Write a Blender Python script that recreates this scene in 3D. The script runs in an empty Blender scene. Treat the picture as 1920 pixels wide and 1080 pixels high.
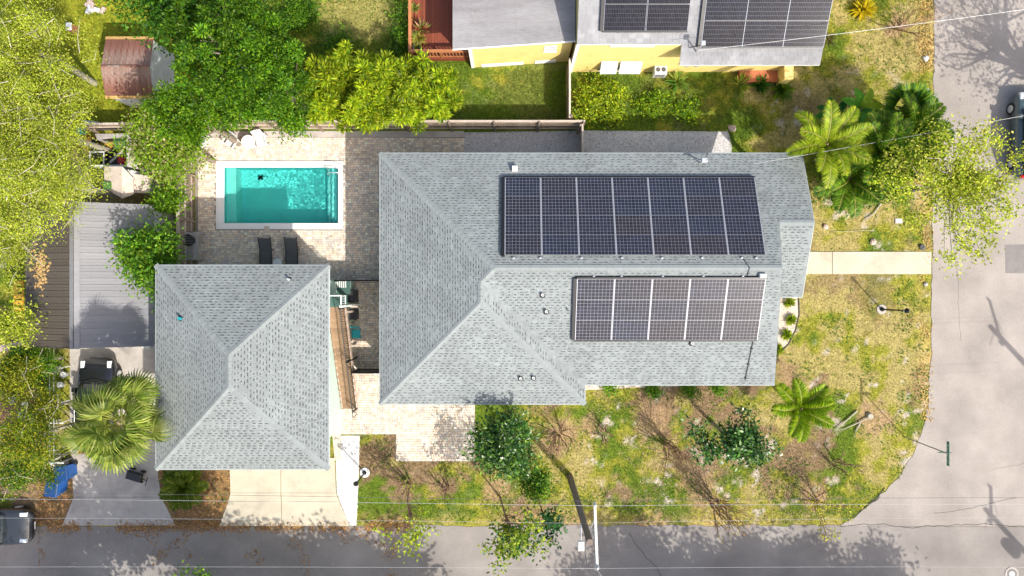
import bpy, bmesh, math, random
import numpy as np
from mathutils import Vector, Matrix

# ------------------------------------------------------------------ camera, sky, sun, exposure
SC = bpy.context.scene
COL = SC.collection
H = 36.0                       # the drone hovers 36 m above the ground
F = 1280.0                     # focal length in pixels of the 1920 px wide photograph
camd = bpy.data.cameras.new('camera'); cam = bpy.data.objects.new('camera', camd); COL.objects.link(cam)
cam.location = (0, 0, H); cam.rotation_euler = (0, 0, 0)
camd.sensor_width = 36; camd.lens = 24; camd.clip_end = 2000; camd.clip_start = 0.5
SC.camera = cam
KX, KY = -0.645, 0.695         # shadow offset per metre of height
world = bpy.data.worlds.new('World'); SC.world = world; world.use_nodes = True
wn = world.node_tree.nodes; wl = world.node_tree.links
sky = wn.new('ShaderNodeTexSky'); sky.sky_type = 'NISHITA'; sky.sun_disc = False
EL = math.atan(1 / math.hypot(KX, KY))
sky.dust_density = 4.0; sky.sun_elevation = EL; sky.sun_rotation = math.atan2(-KX, -KY)
bg = wn['Background']; bg.inputs['Strength'].default_value = 0.15
wl.new(sky.outputs[0], bg.inputs['Color'])
sd = bpy.data.lights.new('sun', 'SUN'); sd.energy = 3.5; sd.angle = math.radians(0.5); sd.color = (1.0, 0.95, 0.86)
sun = bpy.data.objects.new('sun', sd); COL.objects.link(sun); sun.location = (30, -30, 50)
sun.rotation_euler = Vector((KX, KY, -1)).to_track_quat('-Z', 'Y').to_euler()
SC.view_settings.view_transform = 'Standard'; SC.view_settings.look = 'None'
SC.view_settings.gamma = 1; SC.view_settings.use_curve_mapping = False
SC.view_settings.exposure = 0.74

R = random.Random(7)
NR = np.random.default_rng(11)
def P(px, py, z=0.0):
    """the point at height z that the photograph shows at (px, py)"""
    s = (H - z) / F
    return Vector(((px - 960) * s, (540 - py) * s, z))
def PXY(px, py, z=0.0):
    p = P(px, py, z); return (p.x, p.y)

# ------------------------------------------------------------------ helpers
WM = {}
def place(o, parent=None, M=None):
    M = M or Matrix.Identity(4)
    COL.objects.link(o)
    if parent is not None:
        o.parent = parent; o.matrix_parent_inverse = WM[parent.name].inverted()
    o.matrix_basis = M; WM[o.name] = M
    return o
def tag(o, label=None, cat=None, group=None, kind=None):
    if label: o['label'] = label
    if cat: o['category'] = cat
    if group: o['group'] = group
    if kind: o['kind'] = kind
    return o
def thing(name, label, cat, loc=(0, 0, 0), group=None, rz=0.0):
    o = bpy.data.objects.new(name, None); o.empty_display_size = 0.3
    place(o, None, Matrix.Translation(Vector(loc)) @ Matrix.Rotation(rz, 4, 'Z'))
    return tag(o, label, cat, group)
def inst(name, me, parent, M):
    return place(bpy.data.objects.new(name, me), parent, M)
def T(x, y, z=0.0): return Matrix.Translation((x, y, z))
def RZ(a): return Matrix.Rotation(a, 4, 'Z')
def RY(a): return Matrix.Rotation(a, 4, 'Y')
def RX(a): return Matrix.Rotation(a, 4, 'X')

class MB:
    def __init__(s): s.v = []; s.f = []; s.c = []
    def face(s, pts, col=None):
        n = len(s.v); s.v += [tuple(p) for p in pts]; s.f.append(tuple(range(n, n + len(pts)))); s.c.append(col)
    def box(s, x0, x1, y0, y1, z0, z1, col=None, M=None):
        p = [Vector((x, y, z)) for z in (z0, z1) for y in (y0, y1) for x in (x0, x1)]
        if M is not None: p = [M @ q for q in p]
        n = len(s.v); s.v += [tuple(q) for q in p]
        for f in ((0, 2, 3, 1), (4, 5, 7, 6), (0, 1, 5, 4), (2, 6, 7, 3), (0, 4, 6, 2), (1, 3, 7, 5)):
            s.f.append(tuple(n + i for i in f)); s.c.append(col)
        return s
    def bbox(s, x0, x1, y0, y1, z0, z1, b=0.02, col=None, M=None):
        """box with chamfered top edges"""
        lo = [(x0, y0), (x1, y0), (x1, y1), (x0, y1)]; hi = [(x0 + b, y0 + b), (x1 - b, y0 + b), (x1 - b, y1 - b), (x0 + b, y1 - b)]
        p = [Vector((x, y, z0)) for x, y in lo] + [Vector((x, y, z1 - b)) for x, y in lo] + [Vector((x, y, z1)) for x, y in hi]
        if M is not None: p = [M @ q for q in p]
        n = len(s.v); s.v += [tuple(q) for q in p]
        fs = [(8, 9, 10, 11), (3, 2, 1, 0)]
        for i in range(4):
            j = (i + 1) % 4
            fs += [(i, j, 4 + j, 4 + i), (4 + i, 4 + j, 8 + j, 8 + i)]
        for f in fs: s.f.append(tuple(n + i for i in f)); s.c.append(col)
        return s
    def prism(s, poly, z0, z1, col=None):
        n = len(s.v); k = len(poly)
        s.v += [(x, y, z0) for x, y in poly] + [(x, y, z1) for x, y in poly]
        s.f.append(tuple(n + k + i for i in range(k))); s.c.append(col)
        s.f.append(tuple(n + i for i in reversed(range(k)))); s.c.append(col)
        for i in range(k):
            j = (i + 1) % k; s.f.append((n + i, n + j, n + k + j, n + k + i)); s.c.append(col)
        return s
    def tube(s, pts, rad, n=6, col=None, cap=True):
        pts = [Vector(p) for p in pts]; rad = rad if hasattr(rad, '__len__') else [rad] * len(pts)
        b = len(s.v)
        for i, p in enumerate(pts):
            d = (pts[min(i + 1, len(pts) - 1)] - pts[max(i - 1, 0)])
            d = d.normalized() if d.length > 1e-6 else Vector((0, 0, 1))
            a = d.cross(Vector((0.31, 0.95, 0.02))); a = a.normalized() if a.length > 1e-3 else d.cross(Vector((1, 0, 0))).normalized()
            c = d.cross(a)
            for k in range(n):
                t = 2 * math.pi * k / n
                s.v.append(tuple(p + (a * math.cos(t) + c * math.sin(t)) * rad[i]))
        for i in range(len(pts) - 1):
            for k in range(n):
                k2 = (k + 1) % n
                s.f.append((b + i * n + k, b + i * n + k2, b + (i + 1) * n + k2, b + (i + 1) * n + k)); s.c.append(col)
        if cap:
            s.f.append(tuple(b + k for k in reversed(range(n)))); s.c.append(col)
            s.f.append(tuple(b + (len(pts) - 1) * n + k for k in range(n))); s.c.append(col)
        return s
    def lathe(s, prof, n=16, col=None, M=None):
        b = len(s.v)
        for r, z in prof:
            for k in range(n):
                t = 2 * math.pi * k / n; q = Vector((r * math.cos(t), r * math.sin(t), z))
                s.v.append(tuple(M @ q if M is not None else q))
        for i in range(len(prof) - 1):
            for k in range(n):
                k2 = (k + 1) % n
                s.f.append((b + i * n + k, b + i * n + k2, b + (i + 1) * n + k2, b + (i + 1) * n + k)); s.c.append(col)
        s.f.append(tuple(b + k for k in reversed(range(n)))); s.c.append(col)
        s.f.append(tuple(b + (len(prof) - 1) * n + k for k in range(n))); s.c.append(col)
        return s
    def mesh(s, name, mat=None, smooth=False):
        me = bpy.data.meshes.new(name); me.from_pydata(s.v, [], s.f)
        if any(c is not None for c in s.c):
            at = me.color_attributes.new('Col', 'FLOAT_COLOR', 'CORNER')
            cs = np.ones((len(s.c), 4), np.float32)
            cs[:, :3] = [c if c is not None else (.5, .5, .5) for c in s.c]
            lt = np.array([len(f) for f in s.f])
            at.data.foreach_set('color', np.repeat(cs, lt, axis=0).ravel())
        if mat: me.materials.append(mat)
        if smooth: me.polygons.foreach_set('use_smooth', np.ones(len(me.polygons), bool))
        me.update(); return me
    def build(s, name, mat, parent=None, M=None, smooth=False):
        return place(bpy.data.objects.new(name, s.mesh(name, mat, smooth)), parent, M)

def quads_mesh(name, V, C, mat):
    """V (n,k,3) separate polygons of k corners, C (n,3) colours"""
    V = np.asarray(V, np.float32); n, k = V.shape[:2]
    me = bpy.data.meshes.new(name)
    me.vertices.add(n * k); me.vertices.foreach_set('co', V.ravel())
    me.loops.add(n * k); me.loops.foreach_set('vertex_index', np.arange(n * k, dtype=np.int32))
    me.polygons.add(n); me.polygons.foreach_set('loop_start', np.arange(n, dtype=np.int32) * k)
    at = me.color_attributes.new('Col', 'FLOAT_COLOR', 'POINT')
    c4 = np.ones((n, 4), np.float32); c4[:, :3] = C
    at.data.foreach_set('color', np.repeat(c4, k, axis=0).ravel())
    me.materials.append(mat); me.update(calc_edges=True); me.validate()
    return me

# ------------------------------------------------------------------ materials
def mat(name, col=(.5, .5, .5), rough=.75, var=.2, scale=4.0, fine=40.0, fvar=.12, bump=0.0, metal=0.0, attr=False,
        trans=0.0, rnd=0.0, spec=.5, col2=None, thr=(.45, .6), stretch=None, coat=0.0):
    m = bpy.data.materials.new(name); m.use_nodes = True
    n = m.node_tree.nodes; l = m.node_tree.links; b = n['Principled BSDF']
    b.inputs['Roughness'].default_value = rough; b.inputs['Metallic'].default_value = metal
    b.inputs['Specular IOR Level'].default_value = spec; b.inputs['Coat Weight'].default_value = coat
    tc = n.new('ShaderNodeTexCoord'); src = tc.outputs['Object']
    if stretch:
        mp = n.new('ShaderNodeMapping'); mp.inputs['Scale'].default_value = stretch; l.new(src, mp.inputs['Vector']); src = mp.outputs[0]
    def noise(sc, det=4):
        t = n.new('ShaderNodeTexNoise'); t.inputs['Scale'].default_value = sc; t.inputs['Detail'].default_value = det
        t.inputs['Roughness'].default_value = .6; l.new(src, t.inputs['Vector']); return t.outputs['Fac']
    def rng(fac, lo, hi, a=.25, c=.75):
        r = n.new('ShaderNodeMapRange'); l.new(fac, r.inputs['Value']); r.inputs['From Min'].default_value = a; r.inputs['From Max'].default_value = c
        r.inputs['To Min'].default_value = lo; r.inputs['To Max'].default_value = hi; return r.outputs[0]
    if attr:
        a = n.new('ShaderNodeAttribute'); a.attribute_name = 'Col'; base = a.outputs['Color']
    else:
        a = n.new('ShaderNodeRGB'); a.outputs[0].default_value = (*col, 1); base = a.outputs[0]
    if col2:
        mx = n.new('ShaderNodeMix'); mx.data_type = 'RGBA'; l.new(rng(noise(scale * .7, 6), 0, 1, *thr), mx.inputs['Factor'])
        l.new(base, mx.inputs['A']); mx.inputs['B'].default_value = (*col2, 1); base = mx.outputs['Result']
    f = None
    def mul(x, y):
        if x is None: return y
        k = n.new('ShaderNodeMath'); k.operation = 'MULTIPLY'; l.new(x, k.inputs[0]); l.new(y, k.inputs[1]); return k.outputs[0]
    if var: f = mul(f, rng(noise(scale), 1 - var, 1 + var))
    if fvar: f = mul(f, rng(noise(fine, 2), 1 - fvar, 1 + fvar))
    if rnd:
        oi = n.new('ShaderNodeObjectInfo'); f = mul(f, rng(oi.outputs['Random'], 1 - rnd, 1 + rnd, 0, 1))
    if f is not None:
        vm = n.new('ShaderNodeVectorMath'); vm.operation = 'SCALE'; l.new(base, vm.inputs[0]); l.new(f, vm.inputs['Scale']); base = vm.outputs[0]
    l.new(base, b.inputs['Base Color'])
    if bump:
        bp = n.new('ShaderNodeBump'); bp.inputs['Strength'].default_value = bump; bp.inputs['Distance'].default_value = .02
        l.new(noise(fine, 3), bp.inputs['Height']); l.new(bp.outputs[0], b.inputs['Normal'])
    if trans:
        t = n.new('ShaderNodeBsdfTranslucent'); l.new(base, t.inputs['Color'])
        mix = n.new('ShaderNodeMixShader'); mix.inputs[0].default_value = trans
        l.new(b.outputs[0], mix.inputs[1]); l.new(t.outputs[0], mix.inputs[2]); l.new(mix.outputs[0], n['Material Output'].inputs['Surface'])
    return m

MT = {}
MT['ground'] = mat('ground', attr=True, rough=.95, var=.28, scale=3.0, fine=11, fvar=.42, bump=.6, spec=.1)
MT['grass'] = mat('grass', attr=True, rough=.7, var=0, fvar=0, trans=.3, spec=.2)
MT['leaf'] = mat('leaf', attr=True, rough=.5, var=0, fvar=0, trans=.42, spec=.25)
MT['glossleaf'] = mat('glossy leaf', attr=True, rough=.32, var=0, fvar=0, trans=.22, spec=.5)
MT['litter'] = mat('leaf litter', attr=True, rough=.8, var=0, fvar=0, spec=.2)
MT['shingle'] = mat('shingle', attr=True, rough=.9, var=.14, scale=.4, fine=30, fvar=.1, bump=.25, spec=.2)
MT['shingle2'] = mat('grey shingle', attr=True, rough=.9, var=.18, scale=.9, fine=50, fvar=.16, bump=.25, spec=.2)
MT['paver'] = mat('paver', attr=True, rough=.85, var=.14, scale=.8, fine=30, fvar=.2, bump=.3, spec=.2)
MT['mortar'] = mat('mortar', (.26, .23, .2), .95, .2, 2)
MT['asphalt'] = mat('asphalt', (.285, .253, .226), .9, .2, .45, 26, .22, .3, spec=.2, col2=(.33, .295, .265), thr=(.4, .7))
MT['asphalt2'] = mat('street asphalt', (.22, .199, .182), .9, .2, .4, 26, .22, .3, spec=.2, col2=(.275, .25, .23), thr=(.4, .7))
MT['patch'] = mat('asphalt patch', (.2, .185, .175), .9, .15, 2, 55, .2, .3, spec=.2)
MT['concrete'] = mat('driveway concrete', (.49, .435, .335), .85, .14, .9, 35, .12, .15, spec=.2, col2=(.36, .32, .255), thr=(.5, .75))
MT['oldconcrete'] = mat('old concrete', (.42, .385, .35), .9, .2, .9, 30, .16, .2, spec=.2, col2=(.3, .275, .25), thr=(.48, .7))
MT['coping'] = mat('white coping', (.8, .79, .77), .7, .05, 2, 30, .05, .1)
MT['plaster'] = mat('pool plaster', (.16, .66, .63), .7, .06, 2.5, 18, .08, .1)
MT['tile'] = mat('pool tile', (.10, .42, .45), .4, .1, 8, 30, .1)
MT['mint'] = mat('mint siding', (.52, .68, .6), .7, .05, 1, 30, .05)
MT['trim'] = mat('white trim', (.8, .8, .78), .6, .05, 3, 30, .05)
MT['yellow'] = mat('yellow stucco', (.76, .59, .21), .8, .12, 1.4, 40, .08, .1)
MT['membrane'] = mat('roof membrane', (.26, .255, .26), .75, .3, .55, 14, .16, stretch=(.25, 1.6, 1), col2=(.19, .175, .175), thr=(.42, .66))
MT['glass'] = mat('window glass', (.03, .04, .05), .06, 0, fvar=0, spec=.7)
MT['fencewood'] = mat('weathered fence wood', (.27, .205, .16), .9, .25, 3, 30, .2, rnd=.22, stretch=(1, 1, .3), spec=.15)
MT['fencetop'] = mat('pale fence rail', (.48, .4, .33), .9, .2, 3, 30, .15, rnd=.15, spec=.15)
MT['redwood'] = mat('stained red deck board', (.21, .052, .024), .6, .2, 2, 25, .15, rnd=.2, stretch=(2, .3, 1))
MT['redrail'] = mat('stained rail wood', (.38, .15, .055), .6, .18, 3, 25, .15, rnd=.12)
MT['brownwood'] = mat('brown stair tread', (.27, .17, .10), .75, .2, 3, 25, .15, rnd=.18)
MT['pinkwood'] = mat('pale framing wood', (.5, .38, .32), .8, .15, 3, 25, .15)
MT['greywood'] = mat('grey board', (.36, .33, .31), .9, .2, 4, 25, .15, rnd=.15)
MT['blackmetal'] = mat('black metal', (.018, .018, .02), .4, .1, 5, 40, .1, metal=.3)
MT['blackplastic'] = mat('black plastic', (.02, .02, .022), .55, .1, 5)
MT['alum'] = mat('aluminium', (.62, .63, .66), .38, .06, 5, 30, .05, metal=.5)
MT['cell'] = mat('solar cell', attr=True, rough=.15, var=.35, scale=1.6, fvar=0, spec=.33, stretch=(.35, 2.2, 1))
MT['backsheet'] = mat('solar backsheet', (.46, .46, .5), .35, .04, 2, fvar=0)
MT['metalroof'] = mat('galvanised roof sheet', (.225, .223, .235), .6, .14, .9, 20, .08, metal=.1, rnd=.09, stretch=(.4, 2, 1))
MT['brownroof'] = mat('weathered brown roof sheet', (.085, .07, .056), .8, .15, .9, 20, .12, rnd=.1, stretch=(.4, 2, 1))
MT['rust'] = mat('rusty roof sheet', (.20, .085, .06), .8, .25, 1.6, 18, .2, rnd=.12, col2=(.3, .25, .22), thr=(.45, .62), stretch=(1.5, .6, 1))
MT['rustedge'] = mat('ochre rust edge', (.5, .3, .1), .9, .25, 3, 18, .2)
MT['whitewall'] = mat('white painted wall', (.7, .7, .7), .7, .15, 2, 20, .1)
MT['beigeroof'] = mat('beige roof panel', (.56, .47, .4), .8, .12, 2, 20, .08)
MT['whiteplastic'] = mat('white plastic', (.62, .62, .60), .45, .05, 4)
MT['greyfabric'] = mat('charcoal sling fabric', (.085, .083, .085), .85, .1, 6, 80, .12)
MT['teal'] = mat('teal plastic', (.02, .33, .38), .45, .08, 4)
MT['bluelid'] = mat('dark blue lid', (.006, .045, .16), .45, .15, 3)
MT['bluebin'] = mat('blue plastic', (.012, .10, .36), .42, .15, 3)
MT['green'] = mat('green plastic', (.06, .16, .035), .6, .12, 4)
MT['red'] = mat('red plastic', (.5, .02, .03), .45, .12, 4)
MT['yellowpaint'] = mat('yellow paint', (.6, .36, .03), .5, .2, 4)
MT['signgreen'] = mat('sign green', (.0, .17, .11), .45, .05, 4)
MT['signwhite'] = mat('sign white', (.8, .82, .8), .45, 0, fvar=0)
MT['polewood'] = mat('utility pole wood', (.19, .15, .125), .9, .2, 3, 30, .2, stretch=(6, 6, .4), spec=.1)
MT['bark'] = mat('bark', (.26, .21, .165), .95, .25, 4, 30, .2, .4, spec=.1)
MT['palebark'] = mat('pale bark', (.40, .365, .285), .95, .2, 4, 30, .2, .3, spec=.1)
MT['twig'] = mat('twig', (.30, .19, .125), .9, .2, 5, 30, .15, spec=.1)
MT['palmtrunk'] = mat('palm trunk', (.3, .22, .14), .95, .25, 5, 30, .2, .4, spec=.1)
MT['mulch'] = mat('mulch', (.30, .195, .12), .95, .3, 3, 25, .35, .5, spec=.1)
MT['wire'] = mat('wire', (.45, .45, .45), .5, .1, 1, metal=.3)
MT['darkwire'] = mat('dark wire', (.09, .09, .095), .6, .1, 1)
MT['stone'] = mat('gravel', attr=True, rough=.9, var=.1, scale=1, fvar=.1, spec=.2)
MT['gravelbed'] = mat('gravel bed', (.52, .50, .49), .95, .15, 3, 30, .3, .4, spec=.1)
MT['whitebed'] = mat('white gravel bed', (.7, .68, .67), .95, .12, 3, 30, .2, .4, spec=.1)
MT['car_black'] = mat('black car paint', (.012, .013, .016), .25, 0, fvar=0, coat=.7)
MT['car_slate'] = mat('slate car paint', (.025, .03, .036), .28, 0, fvar=0, coat=.7)
MT['car_grey'] = mat('pale teal car paint', (.07, .105, .115), .28, 0, fvar=0, coat=.7)
MT['tyre'] = mat('tyre', (.02, .02, .02), .85, .1, 8)
MT['lens'] = mat('lamp lens', (.75, .78, .8), .15, 0, fvar=0)
MT['redlens'] = mat('red lens', (.35, .01, .012), .2, 0, fvar=0)
MT['terracotta'] = mat('terracotta', (.42, .17, .09), .85, .15, 4)
MT['dirtline'] = mat('dark joint', (.06, .055, .05), .95, .2, 4)

# ------------------------------------------------------------------ numpy noise
def vnoise(x, y, sc, seed=0):
    x = np.asarray(x) * sc + seed * 17.3; y = np.asarray(y) * sc + seed * 9.1
    xi = np.floor(x).astype(np.int64); yi = np.floor(y).astype(np.int64); fx = x - xi; fy = y - yi
    fx = fx * fx * (3 - 2 * fx); fy = fy * fy * (3 - 2 * fy)
    def h(a, b):
        n = (a * 374761393 + b * 668265263 + seed * 1442695) & 0x7fffffff
        n = ((n ^ (n >> 13)) * 1274126177) & 0x7fffffff
        return ((n ^ (n >> 16)) & 0xffff) / 65535.0
    return (h(xi, yi) * (1 - fx) + h(xi + 1, yi) * fx) * (1 - fy) + (h(xi, yi + 1) * (1 - fx) + h(xi + 1, yi + 1) * fx) * fy
def fbm(x, y, sc, seed=0, o=4):
    r = 0; a = .5; t = 0
    for i in range(o): r = r + a * vnoise(x, y, sc * 2 ** i, seed + i); t += a; a *= .55
    return r / t
def sstep(a, b, x):
    t = np.clip((x - a) / (b - a), 0, 1); return t * t * (3 - 2 * t)
def inpoly(x, y, poly):
    r = np.zeros(np.shape(x), bool); n = len(poly)
    for i in range(n):
        x1, y1 = poly[i]; x2, y2 = poly[(i + 1) % n]
        if y1 == y2: continue
        r ^= ((y1 > y) != (y2 > y)) & (x < (x2 - x1) * (y - y1) / (y2 - y1) + x1)
    return r
# ------------------------------------------------------------------ the setting: layout of the ground
EAVE = 4.0; PITCH = .38                        # main house
XW, XE1, XE, XPE = -6.2, 3.425, 12.3, 13.6
YN, YS1, YS2, YPS = 6.325, -5.45, -4.55, -.43
POOL = (-15.2, -9.14, 3.4, 6.38)               # water rectangle
COPE = (-15.6, -8.9, 3.1, 6.7)
def pts(l, z=0): return [PXY(a, b, z) for a, b in l]
RX0 = 22.1; RY0 = -12.55
corner = pts([(1743, 700), (1741, 760), (1733, 800), (1716, 845), (1690, 888), (1660, 920), (1628, 950), (1600, 972), (1575, 986)])
DRIVE2 = pts([(430, 860), (628, 860), (630, 925), (655, 986), (411, 986), (432, 925)])
DRIVE1 = pts([(130, 640), (292, 640), (292, 880), (303, 925), (330, 985), (117, 985), (140, 925), (133, 850)])
WALK = [(12.9, -.0), (12.9, 0), ]
BED_W = pts([(628, 817), (674, 817), (672, 900), (668, 985), (655, 985), (632, 925)])
BED_E = pts([(1440, 555), (1495, 557), (1497, 590), (1490, 620), (1477, 645), (1455, 667), (1440, 668)])
GRAVEL_N = [(-2.5, 5.6), (11.2, 5.6), (11.45, 6.2), (11.6, 7.4), (11.4, 8.25), (3.8, 8.3), (-2.5, 8.2)]

def ground_colour(x, y):
    """natural colours of soil, sand, dry and green grass over the plots"""
    n1 = fbm(x, y, .45, 1); n2 = fbm(x, y, .9, 5); n3 = fbm(x, y, .33, 9); n4 = fbm(x, y, 2.2, 13, 3); n5 = fbm(x, y, .7, 21)
    g = np.array((.115, .165, .018)); yg = np.array((.245, .235, .032)); st = np.array((.30, .245, .09)); br = np.array((.20, .135, .075)); sa = np.array((.42, .36, .30))
    # share of green by zone
    east = sstep(12.3, 13.2, x) * sstep(-6, -4.5, y) * sstep(13, 9, y)
    south = sstep(-4.0, -5.0, y)
    north = sstep(6.5, 8.2, y) * sstep(12.6, 11.2, x)
    ne = sstep(11.5, 13, x) * sstep(8, 9, y)
    west = sstep(-15.5, -17, x) * sstep(7, 8.5, y)
    bw = sstep(-15.5, -17, x) * sstep(7, 5.5, y)
    wet = .53 + .0 * x
    wet = wet + north * .22 - east * .10 + west * .02 - ne * .12 - bw * .1
    w = n1 * 1.0 + (n4 - .5) * .55 + wet - .5
    cg = sstep(.46, .62, w)[..., None]; cs = sstep(.44, .30, w)[..., None]
    c = yg * (1 - cg) + g * cg
    c = c * (1 - cs) + st * cs
    b = (sstep(.56, .68, n3 + (n4 - .5) * .4) * (.75 * south + .35 * east + .25 + .5 * bw))[..., None]
    c = c * (1 - b) + br * b
    n2 = fbm(x, y, 1.9, 5); s = (sstep(.655, .74, n2 + (n4 - .5) * .35) * sstep(.45, .55, n5) * (south * sstep(1.5, 4, x) * .95 + east * .75 + .08))[..., None]
    c = c * (1 - s) + sa * s
    # bare mulch rings under the shrubs
    for px, py, r in ((1052, 815, 1.15), (1222, 790, 1.1), (1310, 910, 1.2), (1525, 935, .9), (1640, 790, 1.1), (1110, 800, .7), (1683, 52, .75), (935, 915, .9), (820, 905, .6), (1470, 700, .8)):
        q = P(px, py); dd = np.hypot(x - q.x, y - q.y) / r + (n4 - .5) * 1.1
        m_ = (sstep(1.05, .55, dd) * .8)[..., None]; c = c * (1 - m_) + (np.array((.30, .195, .115)) * (.7 + .6 * n5[..., None])) * m_
    # west yard: gold-green, north neighbour strip: straw
    wy = (west * .55)[..., None]; c = c * (1 - wy) + (np.array((.40, .36, .03)) * (.75 + .5 * n2[..., None])) * wy
    q = P(665, 30); m_ = (sstep(1.1, .6, np.hypot((x - q.x) / 2.4, (y - q.y) / 1.5) + (n4 - .5) * .9) * .8)[..., None]; c = c * (1 - m_) + np.array((.31, .26, .09)) * m_
    # dry verge along both streets
    v = (sstep(1.3, .3, np.minimum(np.abs(22.1 - x) * 1.1, np.abs(y + 12.55) * 1.4)) * sstep(.35, .65, n5 + (n4 - .5)) * (.55 + .45 * sstep(2, 6, y)))[..., None]
    c = c * (1 - v) + (np.array((.40, .285, .11)) * (.7 + .6 * n4[..., None])) * v
    return c

def make_ground():
    xs = np.concatenate([[-600, -300, -150, -80, -45], np.arange(-34, 34.01, .17), [45, 80, 150, 300, 600]])
    ys = np.concatenate([[-600, -300, -150, -80, -40], np.arange(-24, 22.01, .17), [40, 80, 150, 300, 600]])
    X, Y = np.meshgrid(xs, ys); nx, ny = len(xs), len(ys)
    Z = -.006 - .022 * fbm(X, Y, .8, 3)
    V = np.stack([X, Y, Z], -1).reshape(-1, 3)
    i = np.arange((ny - 1) * nx).reshape(ny - 1, nx)[:, :-1].ravel()
    Fq = np.stack([i, i + 1, i + nx + 1, i + nx], 1)
    cx = V[Fq][:, :, 0].mean(1); cy = V[Fq][:, :, 1].mean(1)
    keep = ~((cx > POOL[0] - .15) & (cx < POOL[1] + .1) & (cy > POOL[2] - .1) & (cy < POOL[3] + .1))
    me = bpy.data.meshes.new('ground'); me.from_pydata(V.tolist(), [], Fq[keep].tolist())
    at = me.color_attributes.new('Col', 'FLOAT_COLOR', 'POINT')
    c = np.ones((len(V), 4), np.float32); c[:, :3] = ground_colour(V[:, 0], V[:, 1])
    at.data.foreach_set('color', c.ravel()); me.materials.append(MT['ground'])
    me.polygons.foreach_set('use_smooth', np.ones(len(me.polygons), bool)); me.update()
    tag(place(bpy.data.objects.new('ground', me)), kind='structure')
make_ground()

def sheet(name, poly, z, m, th=.06):
    o = MB().prism(poly, z - th, z).build(name, m); tag(o, kind='structure'); return o
def rough_edge(p, q, step=.35, amp=.06):
    p = Vector((*p, 0)); q = Vector((*q, 0)); n = max(2, int((q - p).length / step)); d = (q - p).normalized(); s = Vector((-d.y, d.x, 0))
    return [tuple((p.lerp(q, i / n) + s * R.uniform(-amp, amp))[:2]) for i in range(n)]
# two streets that meet at the corner
cor = [corner[0]]
for a, b in zip(corner[:-1], corner[1:]): cor += rough_edge(a, b, .3, .05)
road_e = [(22.05, 160), (22.25, 40)] + rough_edge((22.3, 20), (22.12, -4.3), .4, .05) + cor[1:] + [corner[-1], (36, -12.62), (36, 160)]
sheet('road', list(reversed(road_e)), .006, MT['asphalt'])
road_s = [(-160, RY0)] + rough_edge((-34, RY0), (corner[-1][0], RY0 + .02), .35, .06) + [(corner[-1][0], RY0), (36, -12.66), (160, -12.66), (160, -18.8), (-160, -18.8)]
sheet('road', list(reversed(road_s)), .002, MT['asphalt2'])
sheet('road_patch', pts([(1884, 459), (1960, 457), (1960, 513), (1885, 512)]), .010, MT['patch'], .008)
# cracks and tar seams in the asphalt
mb = MB()
def crack(p, q, w=.02, z=.009):
    p = Vector((*p, z)); q = Vector((*q, z)); d = (q - p); n = max(3, int(d.length / .25)); s = Vector((-d.y, d.x, 0)).normalized()
    off = [0]; 
    for _ in range(n): off.append(off[-1] * .8 + R.uniform(-.06, .06))
    for i in range(n):
        a = p + d * (i / n) + s * off[i]; b = p + d * ((i + 1) / n) + s * off[i + 1]
        mb.face([a - s * w / 2, a + s * w / 2, b + s * w / 2, b - s * w / 2])
crack(PXY(1750, 962), PXY(1905, 935)); crack(PXY(1860, 880), PXY(1920, 865), .012); crack(PXY(1800, 640), PXY(1790, 420), .012)
crack(PXY(1575, 987), PXY(1930, 985), .03, .009); crack(PXY(1180, 1000), PXY(1240, 1080), .03, .005); crack(PXY(1610, 960), PXY(1660, 915), .05)
crack(PXY(1590, 975), PXY(1650, 930), .03)
o = mb.build('road_crack', MT['dirtline']); tag(o, kind='structure')

def slabs(name, poly_list, m, z=.035):
    root = bpy.data.objects.new(name, None); place(root); tag(root, kind='structure')
    for poly in poly_list:
        b = MB(); c = Vector((sum(p[0] for p in poly) / len(poly), sum(p[1] for p in poly) / len(poly)))
        ins = [tuple(Vector(p) + (c - Vector(p)).normalized() * .018) for p in poly]
        b.prism(ins, -.08, z).build('slab', m, root)
    jb = MB()
    for poly in poly_list: jb.prism(poly, -.09, z - .02)
    return root
slabs('driveway', [pts(l) for l in (
    [(430, 858), (527, 858), (527, 924), (432, 924)], [(527, 858), (628, 858), (631, 924), (527, 924)],
    [(432, 924), (527, 924), (528, 940), (428, 940)], [(527, 924), (631, 924), (637, 940), (528, 940)],
    [(428, 940), (528, 940), (529, 986), (411, 986)], [(528, 940), (637, 940), (656, 986), (529, 986)])], MT['concrete'])
slabs('old_driveway', [pts(l) for l in (
    [(131, 645), (292, 645), (292, 760), (131, 760)], [(131, 760), (292, 760), (292, 850), (133, 850)],
    [(133, 850), (292, 850), (303, 932), (138, 932)], [(138, 932), (303, 932), (330, 985), (117, 985)])], MT['oldconcrete'], .03)
w0, w1 = -.0, 0
slabs('front_walk', [pts(l) for l in (
    [(1470, 472), (1560, 472), (1560, 514), (1470, 514)], [(1560, 472), (1746, 472), (1746, 514), (1560, 514)])], MT['concrete'], .04)
slabs('fence_footing', [[(-16.6, 7.95), (-2.5, 7.95), (-2.5, 8.27), (-16.6, 8.27)]], MT['oldconcrete'], .03)
sheet('apron', [(-9.5, -7.45), (-9.0, -7.45), (-9.0, -9.1), (-9.35, -9.1)], .02, MT['concrete'])
sheet('stone_bed', BED_W, .012, MT['whitebed']); sheet('stone_bed', GRAVEL_N, .012, MT['gravelbed'])
sheet('stone_bed', BED_E, .012, mat('shell bed', (.55, .46, .38), .95, .15, 3, 30, .25, .4, spec=.1))
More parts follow.
